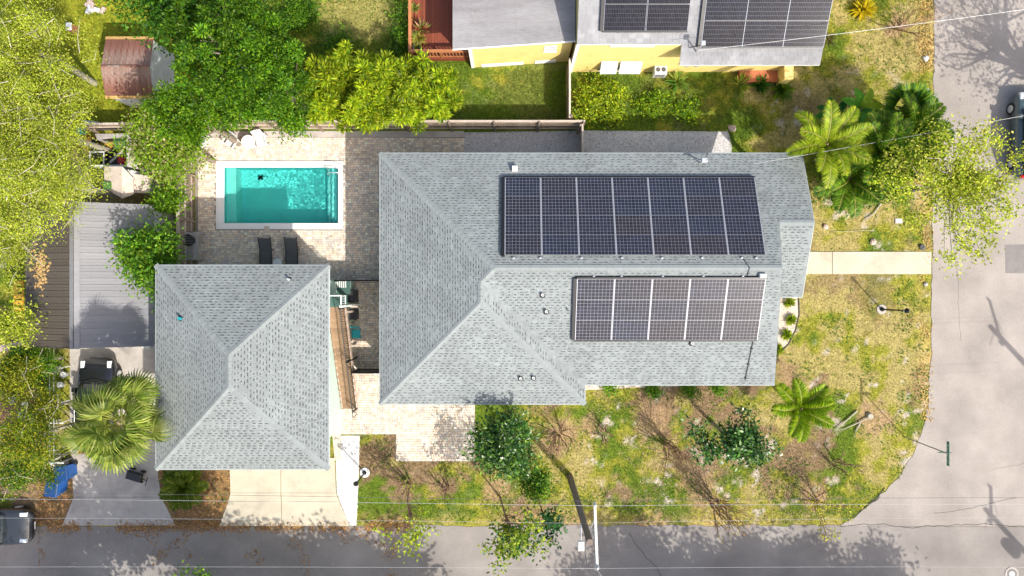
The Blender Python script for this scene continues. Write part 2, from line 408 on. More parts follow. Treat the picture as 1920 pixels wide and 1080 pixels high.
sheet('stone_bed', [(3.3, -4.6), (9.8, -4.6), (9.4, -5.15), (6.5, -5.25), (3.5, -5.4)], .012, mat('shell bed', (.55, .45, .40), .95, .3, 2, 30, .3, .4, spec=.1))
for poly in (pts([(280, 880), (432, 880), (430, 935), (412, 984), (328, 984), (305, 930)]), pts([(30, 870), (130, 850), (140, 925), (118, 984), (20, 984)])):
    sheet('mulch_bed', poly, .003, mat('leafy soil', (.26, .155, .085), .95, .35, 2, 22, .4, .5, spec=.1, col2=(.16, .11, .07)))

# ------------------------------------------------------------------ pavers
def pavers(name, rects, w, h, seed, rnd_w=.35, holes=()):
    rr = random.Random(seed); V = MB()
    pal = [(.64, .53, .40), (.56, .45, .35), (.68, .60, .49), (.52, .45, .39), (.60, .48, .38), (.47, .39, .32), (.66, .56, .44), (.44, .40, .37)]
    for x0, x1, y0, y1 in rects:
        ny = max(1, round((y1 - y0) / h)); hh = (y1 - y0) / ny
        for j in range(ny):
            ya = y0 + j * hh; x = x0 - rr.uniform(0, w)
            while x < x1:
                ww = w * (1 + rr.uniform(-rnd_w, rnd_w)); a = max(x, x0); b = min(x + ww, x1); x += ww
                if b - a < .04: continue
                cx, cy = (a + b) / 2, ya + hh / 2
                if any(q[0] < cx < q[1] and q[2] < cy < q[3] for q in holes): continue
                z = .03 + rr.uniform(-.003, .003); g = .006; k = rr.uniform(1.02, 1.34); c = rr.choice(pal)
                V.bbox(a + g, b - g, ya + g, ya + hh - g, 0, z, .008, tuple(min(.8, q * k) for q in c))
    return V
deck = bpy.data.objects.new('pool_deck', None); place(deck); tag(deck, kind='structure')
holes = [(COPE[0] - .02, COPE[1] + .02, COPE[2] - .02, COPE[3] + .02)]
mb = MB()
for a in ((-16.7, -15.3, .3, 8.2), (-9.1, -5.5, .3, 8.2), (-15.3, -9.1, .3, 3.3), (-15.3, -9.1, 6.5, 8.2), (-5.5, -2.5, 5.7, 8.2)): mb.box(*a, -.1, .014)
mb.build('base', MT['mortar'], deck)
o = pavers('p', [(-16.55, -5.6, .3, 7.93), (-5.6, -2.5, 5.8, 7.9)], .15, .12, 3, .35, holes).build('paver', MT['paver'], deck); tag(o, kind='stuff')
patio = bpy.data.objects.new('paved_walk', None); place(patio); tag(patio, kind='structure')
mb = MB()
for a in ((-9.1, -5.5, -4.9, .29), (-9.35, -1.95, -7.72, -4.9), (-6.13, -1.95, -9.14, -7.72)): mb.box(*a, -.1, .012)
mb.build('base', MT['mortar'], patio)
o = pavers('p', [(-9.05, -5.6, -4.88, .28), (-9.33, -1.97, -7.7, -4.9), (-6.11, -1.97, -9.12, -7.7)], .135, .125, 5, .12).build('paver', MT['paver'], patio); tag(o, kind='stuff')

# ------------------------------------------------------------------ pool
pool = thing('swimming_pool', 'turquoise rectangular swimming pool with white coping in the paved deck', 'pool', ((POOL[0] + POOL[1]) / 2, (POOL[2] + POOL[3]) / 2, 0))
x0, x1, y0, y1 = POOL; D = -1.35
b = MB()
b.face([(x0, y0, D), (x1, y0, D), (x1, y1, D), (x0, y1, D)])
for a, c in (((x0, y0), (x1, y0)), ((x1, y0), (x1, y1)), ((x1, y1), (x0, y1)), ((x0, y1), (x0, y0))):
    b.face([(*a, D), (*a, .0), (*c, .0), (*c, D)])
b.build('basin', MT['plaster'], pool)
MT['ledge'] = mat('pale plaster', (.34, .74, .68), .7, .08, 3, 22, .12, .1)
MB().box(x0 + .005, x0 + .52, y0 + .005, y1 - .005, D + .01, -.42).build('sun_ledge', MT['ledge'], pool)
for k, (w, z) in enumerate(((.75, -.85), (.5, -.6), (.24, -.36))):
    s = MB().box(x1 - w, x1 - (w - .26 if k < 2 else .004), y0 + .006, y1 - .006, D + .01, z).build('step', MT['ledge'], pool)
    MB().box(x1 - w - .012, x1 - w + .035, y0 + .008, y1 - .008, z - .05, z + .004).build('edge_tile', MT['tile'], s)
b = MB()
for a in ((x0 - .001, x1, y0, y0 + .012), (x0, x1, y1 - .012, y1)): b.box(*a, -.22, -.005)
for a in ((x0, x0 + .012, y0 + .013, y1 - .013), (x1 - .012, x1, y0 + .013, y1 - .013)): b.box(*a, -.22, -.005)
b.build('waterline_tile', MT['tile'], pool)
X0, X1, Y0, Y1 = COPE
for a in ((X0, X1, Y0, y0 + .02), (X0, X1, y1 - .02, Y1), (X0, x0 + .02, y0 + .022, y1 - .022), (x1 - .02, X1, y0 + .022, y1 - .022)):
    MB().bbox(*a, -.05, .055, .02).build('coping', MT['coping'], pool)
wm = bpy.data.materials.new('pool water'); wm.use_nodes = True; n = wm.node_tree.nodes; l = wm.node_tree.links
n.remove(n['Principled BSDF']); gl = n.new('ShaderNodeBsdfGlass'); gl.inputs['Roughness'].default_value = 0; gl.inputs['IOR'].default_value = 1.33
gl.inputs['Color'].default_value = (.70, .985, .975, 1); l.new(gl.outputs[0], n['Material Output'].inputs['Surface'])
nx, ny = 260, 130
gx = np.linspace(x0 + .001, x1 - .001, nx); gy = np.linspace(y0 + .001, y1 - .001, ny); GX, GY = np.meshgrid(gx, gy)
GZ = -.10 + .024 * (fbm(GX, GY, 5.0, 31, 2) - .5) * (.4 + .8 * sstep(x0 + 1.5, x1 - 1, GX))
V = np.stack([GX, GY, GZ], -1).reshape(-1, 3); i = np.arange((ny - 1) * nx).reshape(ny - 1, nx)[:, :-1].ravel()
me = bpy.data.meshes.new('water'); me.from_pydata(V.tolist(), [], np.stack([i, i + 1, i + nx + 1, i + nx], 1).tolist()); me.materials.append(wm)
me.polygons.foreach_set('use_smooth', np.ones(len(me.polygons), bool)); me.update()
wo = place(bpy.data.objects.new('water', me), pool); wo.cycles.is_caustics_caster = True; sd.cycles.is_caustics_light = True
for o in pool.children_recursive:
    if o is not wo: o.cycles.is_caustics_receiver = True
b = MB(); b.bbox(*[v for v in (PXY(496, 0)[0], PXY(506, 0)[0])], *[PXY(0, 433)[1], PXY(0, 424)[1]], .056, .066, .004); b.build('skimmer_lid', MT['beigeroof'], pool)
hr = MB()
for yy in (5.95, 6.2):
    hr.tube([(-9.7, yy, -.35), (-9.62, yy, .5), (-9.4, yy, .78), (-9.0, yy, .78), (-8.72, yy, .5), (-8.66, yy, .03)], .022, 8)
hr.build('handrail', MT['alum'], pool, smooth=True)
_rs = .65
rob = thing('pool_cleaner', 'small dark pool cleaner on the floor of the swimming pool', 'pool cleaner', (P(483, 331).x - .2, P(483, 331).y + .1, D))
M0 = WM[rob.name] @ Matrix.Scale(_rs, 4)
MB().bbox(-.18, .18, -.13, .13, .04, .2, .05).build('body', MT['blackplastic'], rob, M0)
for s in (-1, 1):
    for k in (-1, 1): MB().lathe([(.07, -.03), (.08, 0), (.07, .03)], 12, M=RX(math.pi / 2)).build('wheel', MT['tyre'], rob, M0 @ T(k * .14, s * .16, .08))
MB().tube([(.1, 0, .2), (.3, .05, .35), (.55, .02, .3), (.7, .1, .25)], .02, 6).build('hose', MT['blackplastic'], rob, M0)
# ------------------------------------------------------------------ shingled roofs
def clip(poly, x0, x1, y0, y1):
    def cut(p, f, g):
        o = []
        for i in range(len(p)):
            a, b = p[i - 1], p[i]; fa, fb = f(a), f(b)
            if (fa >= 0) != (fb >= 0):
                t = fa / (fa - fb); o.append((a[0] + (b[0] - a[0]) * t, a[1] + (b[1] - a[1]) * t))
            if fb >= 0: o.append(b)
        return o
    for f in (lambda q: q[0] - x0, lambda q: x1 - q[0], lambda q: q[1] - y0, lambda q: y1 - q[1]):
        if len(poly) < 3: return []
        poly = cut(poly, f, None)
    return poly
def parea(p): return abs(sum(p[i - 1][0] * p[i][1] - p[i][0] * p[i - 1][1] for i in range(len(p)))) / 2

def shingle_mesh_variants(m, base, dash, w, h, rr, n=14):
    out = []
    for k in range(n):
        b = MB(); f = rr.uniform(.91, 1.09); c = tuple(q * f for q in base)
        g = .004
        b.face([(g, 0, .014), (w - g, 0, .014), (w - g, h + .01, .004), (g, h + .01, .004)], c)
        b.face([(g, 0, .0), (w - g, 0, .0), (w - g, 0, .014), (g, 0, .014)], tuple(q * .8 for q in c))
        if dash is not None and k % 7 != 6:
            a = w * rr.uniform(.05, .35); e = a + w * rr.uniform(.32, .62); f2 = rr.uniform(.8, 1.5)
            b.face([(a, h * .62, .0097), (e, h * .62, .0097), (e, h - .002, .0075), (a, h - .002, .0075)], tuple(q * f2 for q in dash))
        out.append(b)
    return out

def shingle_roof(roof, planes, m, base, dash, w=.27, h=.127, seed=1, nparts=300, lift=.0):
    """planes: list of (3-D polygon, eave direction). Courses of single shingles; the nearest ones are parts of their own."""
    rr = random.Random(seed); var = shingle_mesh_variants(m, base, dash, w, h, rr)
    full = []; stuff = MB()
    for poly, ud in planes:
        poly = [Vector(p) for p in poly]; u = Vector(ud).normalized()
        nrm = Vector((0, 0, 0))
        for i in range(len(poly)): nrm += poly[i - 1].cross(poly[i])
        nrm.normalize()
        if nrm.z < 0: nrm = -nrm
        u = (u - nrm * u.dot(nrm)).normalized(); v = nrm.cross(u)
        if v.z < 0: u = -u; v = nrm.cross(u)
        o = min(poly, key=lambda p: p.z); p2 = [((p - o).dot(u), (p - o).dot(v)) for p in poly]
        u0, u1 = min(p[0] for p in p2), max(p[0] for p in p2); v1 = max(p[1] for p in p2)
        M = Matrix.Identity(4)
        for k in range(3): M[k][0] = u[k]; M[k][1] = v[k]; M[k][2] = nrm[k]; M[k][3] = o[k] + nrm[k] * .004
        for j in range(int(v1 / h) + 1):
            off = (j % 2) * w * .5 + rr.uniform(-.05, .05) + (j % 3) * .05; x = u0 - off
            while x < u1:
                c = clip(p2, x, x + w, j * h, (j + 1) * h)
                k = rr.randrange(len(var))
                if len(c) >= 3 and parea(c) > w * h * .02:
                    if parea(c) > w * h * .97: full.append((M @ T(x, j * h, 0), k))
                    else:
                        f = rr.uniform(.88, 1.12); stuff.face([M @ Vector((a, b2, .014 - .01 * (b2 - j * h) / h)) for a, b2 in c], tuple(q * f for q in base))
                x += w
    full.sort(key=lambda q: -q[0].translation.z)
    meshes = [b.mesh('shingle', m) for b in var]
    for M, k in full[:nparts]: inst('shingle', meshes[k], roof, M)
    for M, k in full[nparts:]:
        b = var[k]; n0 = len(stuff.v); stuff.v += [tuple(M @ Vector(q)) for q in b.v]
        f = rr.uniform(.93, 1.07)
        for fc, cc in zip(b.f, b.c): stuff.f.append(tuple(n0 + i for i in fc)); stuff.c.append(tuple(q * f for q in cc))
    tag(stuff.build('shingle_courses', m, roof), kind='stuff')

def ridge_caps(roof, lines, m, base, seed=1, w=.13, step=.24, drop=.33):
    rr = random.Random(seed); ms = []
    for k in range(4):
        b = MB(); f = rr.uniform(.9, 1.1); c = tuple(q * f for q in base); L = step + .03
        for s in (-1, 1):
            b.face([(0, 0, .034), (L, 0, .022), (L, s * w, .022 - w * drop), (0, s * w, .034 - w * drop)][::s], c)
        b.face([(0, -w, .014 - w * drop), (0, 0, .014), (0, 0, .034), (0, -w, .034 - w * drop)], c)
        b.face([(0, 0, .014), (0, w, .014 - w * drop), (0, w, .034 - w * drop), (0, 0, .034)], c)
        ms.append(b.mesh('ridge_cap', m))
    for p, q in lines:
        p, q = Vector(p), Vector(q); d = q - p; n = max(1, int(d.length / step)); u = d.normalized()
        s = Vector((0, 0, 1)).cross(u).normalized(); nn = u.cross(s)
        for i in range(n):
            M = Matrix.Identity(4); o = p + d * (i / n)
            for k in range(3): M[k][0] = u[k]; M[k][1] = s[k]; M[k][2] = nn[k]; M[k][3] = o[k] + nn[k] * .006
            inst('ridge_cap', ms[rr.randrange(4)], roof, M)

def roof_deck(roof_parent, planes, m, th=.16):
    b = MB()
    for poly, _ in planes:
        b.face(poly); b.face([(p[0], p[1], p[2] - th) for p in reversed(poly)])
        for i in range(len(poly)):
            p, q = poly[i - 1], poly[i]; b.face([p, (p[0], p[1], p[2] - th), (q[0], q[1], q[2] - th), q])
    return b

def wall_box(parent, x0, x1, y0, y1, z0, z1, m, name='wall', t=.16):
    for a in ((x0, x1, y0, y0 + t), (x0, x1, y1 - t, y1), (x0, x0 + t, y0 + t + .001, y1 - t - .001), (x1 - t, x1, y0 + t + .001, y1 - t - .001)):
        MB().box(*a, z0, z1).build(name, m, parent)
def window(parent, c, w, h, face, mt='trim', name='window'):
    """face: unit outward normal (x,y)"""
    fx, fy = face; ang = math.atan2(fy, fx) - math.pi / 2; M = T(*c) @ RZ(ang)
    b = MB()
    for a in ((-w / 2 - .08, -w / 2, -h / 2 - .08, h / 2 + .08), (w / 2, w / 2 + .08, -h / 2 - .08, h / 2 + .08), (-w / 2, w / 2, h / 2, h / 2 + .08), (-w / 2, w / 2, -h / 2 - .1, -h / 2), (-w / 2, w / 2, -.025, .025)):
        b.box(a[0], a[1], -.02, .05, a[2], a[3])
    o = b.build(name, MT[mt], parent, M)
    MB().box(-w / 2, w / 2, -.01, .012, -h / 2, h / 2).build('pane', MT['glass'], o, M)
    MB().box(-w / 2 - .1, w / 2 + .1, .0505, .11, -h / 2 - .11, -h / 2 - .06).build('sill', MT[mt], o, M)

# ------------------------------------------------------------------ main house
ZR = EAVE + PITCH * (YN - YS2) / 2; YR = (YN + YS2) / 2
XR1 = (XW + XE1) / 2; ZR1 = EAVE + PITCH * (XE1 - XW) / 2
def zN(y): return EAVE + PITCH * (YN - y)
YP = (YN + YPS) / 2; ZP = zN(YP)
YA = YS1 + (XE1 - XW) / 2; YB = YS2 + (XE1 - XR1); XH = XW + (YN - YR)
XRE = 11.85; XVE = XE - (XE - XRE) * (ZP - EAVE) / (ZR - EAVE)
pW = [(XW, YS1, EAVE), (XR1, YA, ZR1), (XR1, YB, ZR1), (XH, YR, ZR), (XW, YN, EAVE)]
pS1 = [(XW, YS1, EAVE), (XE1, YS1, EAVE), (XR1, YA, ZR1)]
pE1 = [(XE1, YS1, EAVE), (XE1, YS2, EAVE), (XR1, YB, ZR1), (XR1, YA, ZR1)]
pS2 = [(XE1, YS2, EAVE), (XE, YS2, EAVE), (XRE, YR, ZR), (XH, YR, ZR), (XR1, YB, ZR1)]
pN = [(XW, YN, EAVE), (XH, YR, ZR), (XRE, YR, ZR), (XVE, YP, ZP), (XPE, YP, ZP), (XPE, YN, EAVE)]
pE = [(XE, YS2, EAVE), (XE, YPS, EAVE), (XVE, YP, ZP), (XRE, YR, ZR)]
pPS = [(XE, YPS, EAVE), (XPE, YPS, EAVE), (XPE, YP, ZP), (XVE, YP, ZP)]
ux, uy = (1, 0, 0), (0, 1, 0)
planes = [(pW, uy), (pS1, ux), (pE1, uy), (pS2, ux), (pN, ux), (pE, uy), (pPS, ux)]
house = thing('house', 'long hip-roofed house with grey-green shingles and two solar arrays', 'house', (0, 0, 0))
roof = roof_deck(house, planes, None).build('roof', mat('roof edge', (.46, .5, .48), .7, .1, 2), house)
SH = (.222, .244, .242); DASH = (.076, .085, .09)
shingle_roof(roof, planes, MT['shingle'], SH, DASH, seed=3)
ridge_caps(roof, [(pS1[0], (XR1, YA, ZR1)), (pS1[1], (XR1, YA, ZR1)), ((XR1, YA, ZR1), (XR1, YB, ZR1)), ((XR1, YB, ZR1), (XH, YR, ZR)), ((XW, YN, EAVE), (XH, YR, ZR)),
                  ((XRE, YR, ZR), (XH, YR, ZR)), ((XPE, YP, ZP), (XVE, YP, ZP))], MT['shingle'], (.222, .244, .242), 5)
# valley and eave metal
def edge_metal(poly_pairs, parent, m, w=.05):
    for p, q in poly_pairs:
        b = MB(); b.tube([Vector(p) + Vector((0, 0, .0)), Vector(q) + Vector((0, 0, .0))], .022, 6); b.build('drip_edge', m, parent)
MT['drip'] = mat('drip edge', (.36, .40, .4), .5, .05, 3)
ev = [(XW, YS1), (XE1, YS1), (XE1, YS2), (XE, YS2), (XE, YPS), (XPE, YPS)]
prs = [((*a, EAVE), (*b, EAVE)) for a, b in zip(ev[:-1], ev[1:])] + [((XPE, YPS, EAVE), (XPE, YP, ZP)), ((XPE, YP, ZP), (XPE, YN, EAVE)), ((XPE, YN, EAVE), (XW, YN, EAVE)), ((XW, YN, EAVE), (XW, YS1, EAVE))]
edge_metal(prs, roof, MT['drip'])
o_ = .5
wall_box(house, XW + o_, XE - o_, YS2 + o_, YN - o_, 0, EAVE - .1, MT['mint'])
MB().box(XW + o_ + .003, XE1 - o_, YS1 + o_, YS2 + o_ - .002, 0, EAVE - .1).build('wall', MT['mint'], house)
MB().box(XW + o_ - .03, XE - o_ + .03, YS2 + o_ - .03, YN - o_ + .03, -.1, .35).build('plinth', MT['oldconcrete'], house)
for y in (YPS + .35, YN - .35): MB().box(XPE - .45, XPE - .27, y - .09, y + .09, .04, EAVE - .1).build('porch_post', MT['trim'], house)
MB().box(XE - o_, XPE - .2, YPS + .2, YN - .2, -.05, .3).build('porch_floor', MT['concrete'], house)
for yy in (-3, 3.2, 5): window(house, (XW + o_ - .0, yy, 1.9), 1.1, 1.3, (-1, 0))
for xx in (5, 8, 10.5): window(house, (xx, YS2 + o_, 2.0), 1.2, 1.3, (0, -1))
for xx in (-4, .5): window(house, (xx, YS1 + o_, 2.0), 1.2, 1.3, (0, -1))
for xx in (-3, 1.5, 6, 10): window(house, (xx, YN - o_, 2.0), 1.2, 1.3, (0, 1))
window(house, (XE - o_, -2.4, 2.0), 1.2, 1.3, (1, 0))
d = MB().box(-.5, .5, -.02, .05, .3, 2.4).build('door', mat('door', (.12, .2, .2), .5), house, T(XE - o_, 1.2, 0) @ RZ(-math.pi / 2))
MB().tube([(.36, .1, 1.3), (.44, .1, 1.3)], .02, 6).build('handle', MT['alum'], d, T(XE - o_, 1.2, 0) @ RZ(-math.pi / 2))
# roof furniture
def zroof(x, y):
    best = EAVE
    z = min(EAVE + PITCH * (x - XW), EAVE + PITCH * (YN - y), EAVE + PITCH * (y - YS2) if x > XE1 else 99)
    return z
def on_roof(px, py, zf):
    z = 5.0
    for _ in range(8):
        p = P(px, py, z); z = zf(p.x, p.y)
    return P(px, py, z)
S1z = lambda x, y: EAVE + PITCH * (y - YS1)
S2z = lambda x, y: EAVE + PITCH * (y - YS2)
Nz = lambda x, y: EAVE + PITCH * (YN - y)
def vent(px, py, zf, r=.05, hh=.22, box=False, par=None, m='whiteplastic'):
    p = on_roof(px, py, zf)
    if box:
        o = MB().bbox(-.13, .13, -.13, .13, -.05, .24, .03).build('vent_hood', MT[m], par, T(*p))
    else:
        o = MB().lathe([(r, -.06), (r, hh), (r * .75, hh + .005), (r * .7, hh - .05)], 12).build('vent_pipe', MT[m], par, T(*p))
        MB().lathe([(r * 2.1, -.04), (r * 1.9, .02), (r * 1.05, .06)], 12).build('flashing', MT['blackplastic'], o, T(*p))
vent(965, 317, Nz, box=True, par=roof)
for q in ((1017, 553), (1024, 584), (1064, 580), (1296, 643)): vent(*q, S2z, .07 if q[0] != 1064 else .03, par=roof)
for q in ((976, 709), (1000, 708)): vent(*q, S1z, .07, par=roof)
# electric service mast on the north slope
p = on_roof(1312, 306, Nz)
mast = thing('service_mast', 'thin grey service mast standing on the north slope of the main roof', 'mast', p)
MB().tube([p + Vector((0, 0, -.2)), p + Vector((.0, 0, .75)), p + Vector((.08, -.02, .85)), p + Vector((.14, -.04, .78))], .03, 8).build('pipe', MT['alum'], mast)
MB().tube([p + Vector((-.75, .45, .16 - .17)), p + Vector((0, 0, .6))], .018, 6).build('brace', MT['darkwire'], mast)
MB().tube([p + Vector((.45, .5, .0 - .17)), p + Vector((0, 0, .55))], .018, 6).build('brace', MT['darkwire'], mast)
MB().bbox(-.12, .12, -.1, .1, .6, .82, .02).build('weather_head', MT['alum'], mast, T(*p))

# ------------------------------------------------------------------ solar panels
def ordw(i): return ('first', 'second', 'third', 'fourth', 'fifth', 'sixth', 'seventh')[i]
MT['edgeframe'] = mat('anodised panel frame', attr=True, rough=.45, var=.05, fvar=0, metal=.2)
def panel_meshes(L, W_, nc, nr, key, tint, gap, frame_m, back_m):
    fr = MB(); t = .035
    for a in ((0, .0115, 0, W_), (L - .0115, L, 0, W_)): fr.box(*a, 0, t, (.52, .53, .56) if key != 'b' else (.2, .22, .26))
    for a in ((.012, L - .012, 0, .008), (.012, L - .012, W_ - .008, W_)): fr.box(*a, 0, t - .004, (.16, .165, .18))
    bk = MB().box(.012, L - .012, .009, W_ - .009, .004, t - .010)
    rr = random.Random(nc * 7 + nr); outs = []
    for k in range(6):
        c = MB(); base = tint[k % len(tint)]; cw = (L - .046) / nc; ch = (W_ - .024) / nr
        for i in range(nc):
            for j in range(nr):
                f = rr.uniform(.75, 1.3); a, d_ = .023 + i * cw, .012 + j * ch
                c.face([(a + gap, d_ + gap, t - .006), (a + cw - gap, d_ + gap, t - .006), (a + cw - gap, d_ + ch - gap, t - .006), (a + gap, d_ + ch - gap, t - .006)], tuple(q * f for q in base))
        outs.append(c.mesh('cells', MT['cell']))
    return fr.mesh('frame', frame_m), bk.mesh('backing', back_m), outs
def solar_array(name, origin, u, v, nrm, cols, rows, pu, pv, meshes, grp, lab, seed):
    fr, bk, cl = meshes; rr = random.Random(seed)
    for j in range(rows):
        for i in range(cols):
            o = origin + u * (i * pu) + v * (j * pv)
            M = Matrix.Identity(4)
            for k in range(3): M[k][0] = u[k]; M[k][1] = v[k]; M[k][2] = nrm[k]; M[k][3] = o[k]
            root = bpy.data.objects.new('solar_panel', None); place(root, None, M)
            tag(root, lab(i, j), 'solar panel', grp)
            inst('frame', fr, root, M); inst('backing', bk, root, M)
            tag(inst('cells', cl[rr.randrange(len(cl))], root, M), kind='stuff')
tint = [(.018, .020, .032), (.020, .020, .029), (.017, .021, .036), (.022, .020, .026), (.019, .020, .031), (.018, .020, .033)]
PM = panel_meshes(1.62, .964, 10, 6, 'a', tint, .0042, MT['edgeframe'], MT['backsheet']); PMS = panel_meshes(1.64, .981, 10, 6, 'c', tint, .0042, MT['edgeframe'], MT['backsheet'])
cs, sn = math.cos(math.atan(PITCH)), math.sin(math.atan(PITCH))
nN = Vector((0, sn, cs)); vN = Vector((0, cs, -sn))     # v points down the slope, to the north eave
rown = ('row nearest the ridge', 'second row up from the ridge', 'second row down from the eave side', 'row nearest the north eave')
oN = Vector((-.32, 1.4065, zN(1.4065))) + nN * .13
def labN(i, j):
    r = ('bottom row', 'third row', 'second row', 'top row')[j]
    return f'dark framed solar panel in the {r} of the seven-column array, {ordw(i)} from left'
solar_array('n', oN, Vector((1, 0, 0)), vN, nN, 7, 4, 1.64, .968, PM, 'solar panels of the large array on the main roof', labN, 4)
nS = Vector((0, -sn, cs)); vS = Vector((0, cs, sn))
oS = Vector((2.86, -2.31, S2z(0, -2.31))) + nS * .13
def labS(i, j):
    r = ('bottom row', 'middle row', 'top row')[j]
    return f'white gridded solar panel in the {r} of the five-column array, {ordw(i)} from left'
solar_array('s', oS, Vector((1, 0, 0)), vS, nS, 5, 3, 1.66, .985, PMS, 'solar panels of the smaller array on the main roof', labS, 8)
def skirt(label, o, u, v, n_, a, b_, sides):
    t = thing('array_skirt', label, 'panel trim', o, 'black trims along the solar arrays')
    M = Matrix.Identity(4)
    for k in range(3): M[k][0] = u[k]; M[k][1] = v[k]; M[k][2] = n_[k]; M[k][3] = o[k]
    for s in sides:
        if s == 'l': bx_ = (-.16, -.005, -.02, b_ + .02)
        if s == 't': bx_ = (-.005, a, b_ + .001, b_ + .07)
        if s == 'b': bx_ = (-.005, a, -.07, -.02)
        MB().box(*bx_, -.13, .03).build('trim_strip', MT['blackmetal'], t, M)
skirt('black metal trim along the left and top edges of the seven-column array', oN, Vector((1, 0, 0)), vN, nN, 7 * 1.64, 4 * .968, 'lt')
skirt('black metal trim round three sides of the five-column array', oS, Vector((1, 0, 0)), vS, nS, 5 * 1.66, 3 * .985, 'ltb')
# mounting feet that show at the array edges
fm = MB().bbox(-.05, .05, -.03, .03, -.02, .1, .01).mesh('mounting_foot', MT['alum'])
for k, (px, py, zf) in enumerate([(963, 484, Nz), (1013, 484, Nz), (1090, 484, Nz), (1166, 484, Nz), (1241, 484, Nz), (1316, 484, Nz), (1390, 484, Nz), (1417, 484, Nz),
                                  (1113, 518, S2z), (1165, 518, S2z), (1242, 518, S2z), (1318, 518, S2z), (1392, 518, S2z), (1234, 639, S2z)]):
    p = on_roof(px, py, zf); inst('mounting_foot', fm, roof, T(*p))
p = on_roof(1428, 517, S2z)
cb = thing('combiner_box', 'small white electrical box at the top right corner of the smaller array', 'box', p)
MB().bbox(-.15, .15, -.1, .1, 0, .2, .02).build('case', MT['whiteplastic'], cb, T(*p)); MB().bbox(-.13, .13, -.08, .08, .2, .215, .01).build('lid', MT['alum'], cb, T(*p))
a, b_ = on_roof(1412, 638, S2z), on_roof(1397, 712, S2z); up = Vector((0, 0, .05))
cd = thing('conduit', 'thin black conduit running down the south slope below the smaller array', 'conduit', a)
MB().tube([a + up, a.lerp(b_, .5) + up, b_ + up, b_ + Vector((0, 0, -.1))], .022, 6).build('pipe', MT['darkwire'], cd)
for t_ in (.2, .6, .95): MB().box(-.05, .05, -.03, .03, -.02, .075).build('clip', MT['blackmetal'], cd, T(*a.lerp(b_, t_)))
a, b_ = on_roof(1393, 484, Nz), on_roof(1401, 517, S2z); mid = Vector((a.x + .22, YR, ZR))
cd = thing('conduit', 'short bent black cable crossing the ridge between the two solar arrays', 'conduit', a)
MB().tube([a + up, a.lerp(mid, .6) + up, mid + up * 1.3, mid.lerp(b_, .6) + up, b_ + up], .02, 6).build('pipe', MT['darkwire'], cd)

# ------------------------------------------------------------------ two-storey garage
GE = 5.4; gx0, gx1, gy0, gy1 = -15.97, -8.2, -8.13, 1.03
gr_ = thing('garage', 'two-storey mint garage with a square grey shingled hip roof', 'garage', ((gx0 + gx1) / 2, (gy0 + gy1) / 2, 0))
hw = (gx1 - gx0) / 2; gz = GE + PITCH * hw; gm = (gx0 + gx1) / 2; ga, gb = gy0 + hw, gy1 - hw
gp = [([(gx0, gy0, GE), (gm, ga, gz), (gm, gb, gz), (gx0, gy1, GE)], uy), ([(gx1, gy0, GE), (gx1, gy1, GE), (gm, gb, gz), (gm, ga, gz)], uy),
      ([(gx0, gy0, GE), (gx1, gy0, GE), (gm, ga, gz)], ux), ([(gx0, gy1, GE), (gm, gb, gz), (gx1, gy1, GE)], ux)]
groof = roof_deck(gr_, gp, None).build('roof', bpy.data.materials['roof edge'], gr_)
shingle_roof(groof, gp, MT['shingle'], SH, DASH, seed=9)
ridge_caps(groof, [((gx0, gy0, GE), (gm, ga, gz)), ((gx1, gy0, GE), (gm, ga, gz)), ((gx0, gy1, GE), (gm, gb, gz)), ((gx1, gy1, GE), (gm, gb, gz)), ((gm, ga, gz), (gm, gb, gz))], MT['shingle'], (.222, .244, .242), 6)
edge_metal([((gx0, gy0, GE), (gx1, gy0, GE)), ((gx1, gy0, GE), (gx1, gy1, GE)), ((gx1, gy1, GE), (gx0, gy1, GE)), ((gx0, gy1, GE), (gx0, gy0, GE))], groof, MT['drip'])
wx0, wx1, wy0, wy1 = gx0 + .75, -9.0, gy0 + .75, gy1 - .65
wall_box(gr_, wx0, wx1, wy0, wy1, 0, GE - .1, MT['mint'])
vent(340, 597, lambda x, y: GE + PITCH * (x - gx0), .07, par=groof, m='teal'); vent(543, 524, lambda x, y: GE + PITCH * (gy1 - y), .05, par=groof)
for xx in (-13.7, -10.6):
    d = MB().box(xx - 1.25, xx + 1.25, wy0 - .04, wy0 + .02, .05, 2.2).build('garage_door', MT['trim'], gr_)
    for k in range(4): MB().box(xx - 1.2, xx + 1.2, wy0 - .06, wy0 - .041, .1 + k * .53, .56 + k * .53).build('panel', MT['trim'], d)
for xx in (-13.5, -11): window(gr_, (xx, wy0, 4.0), 1.0, 1.2, (0, -1)); window(gr_, (xx, wy1, 4.0), 1.0, 1.2, (0, 1))
window(gr_, (wx1, -4.2, 4.1), .9, 1.0, (1, 0)); window(gr_, (wx0, -3, 4.1), 1, 1.1, (-1, 0))
MB().box(wx1 - .02, wx1 + .05, -.7, .15, 2.82, 4.85).build('door', MT['trim'], gr_)
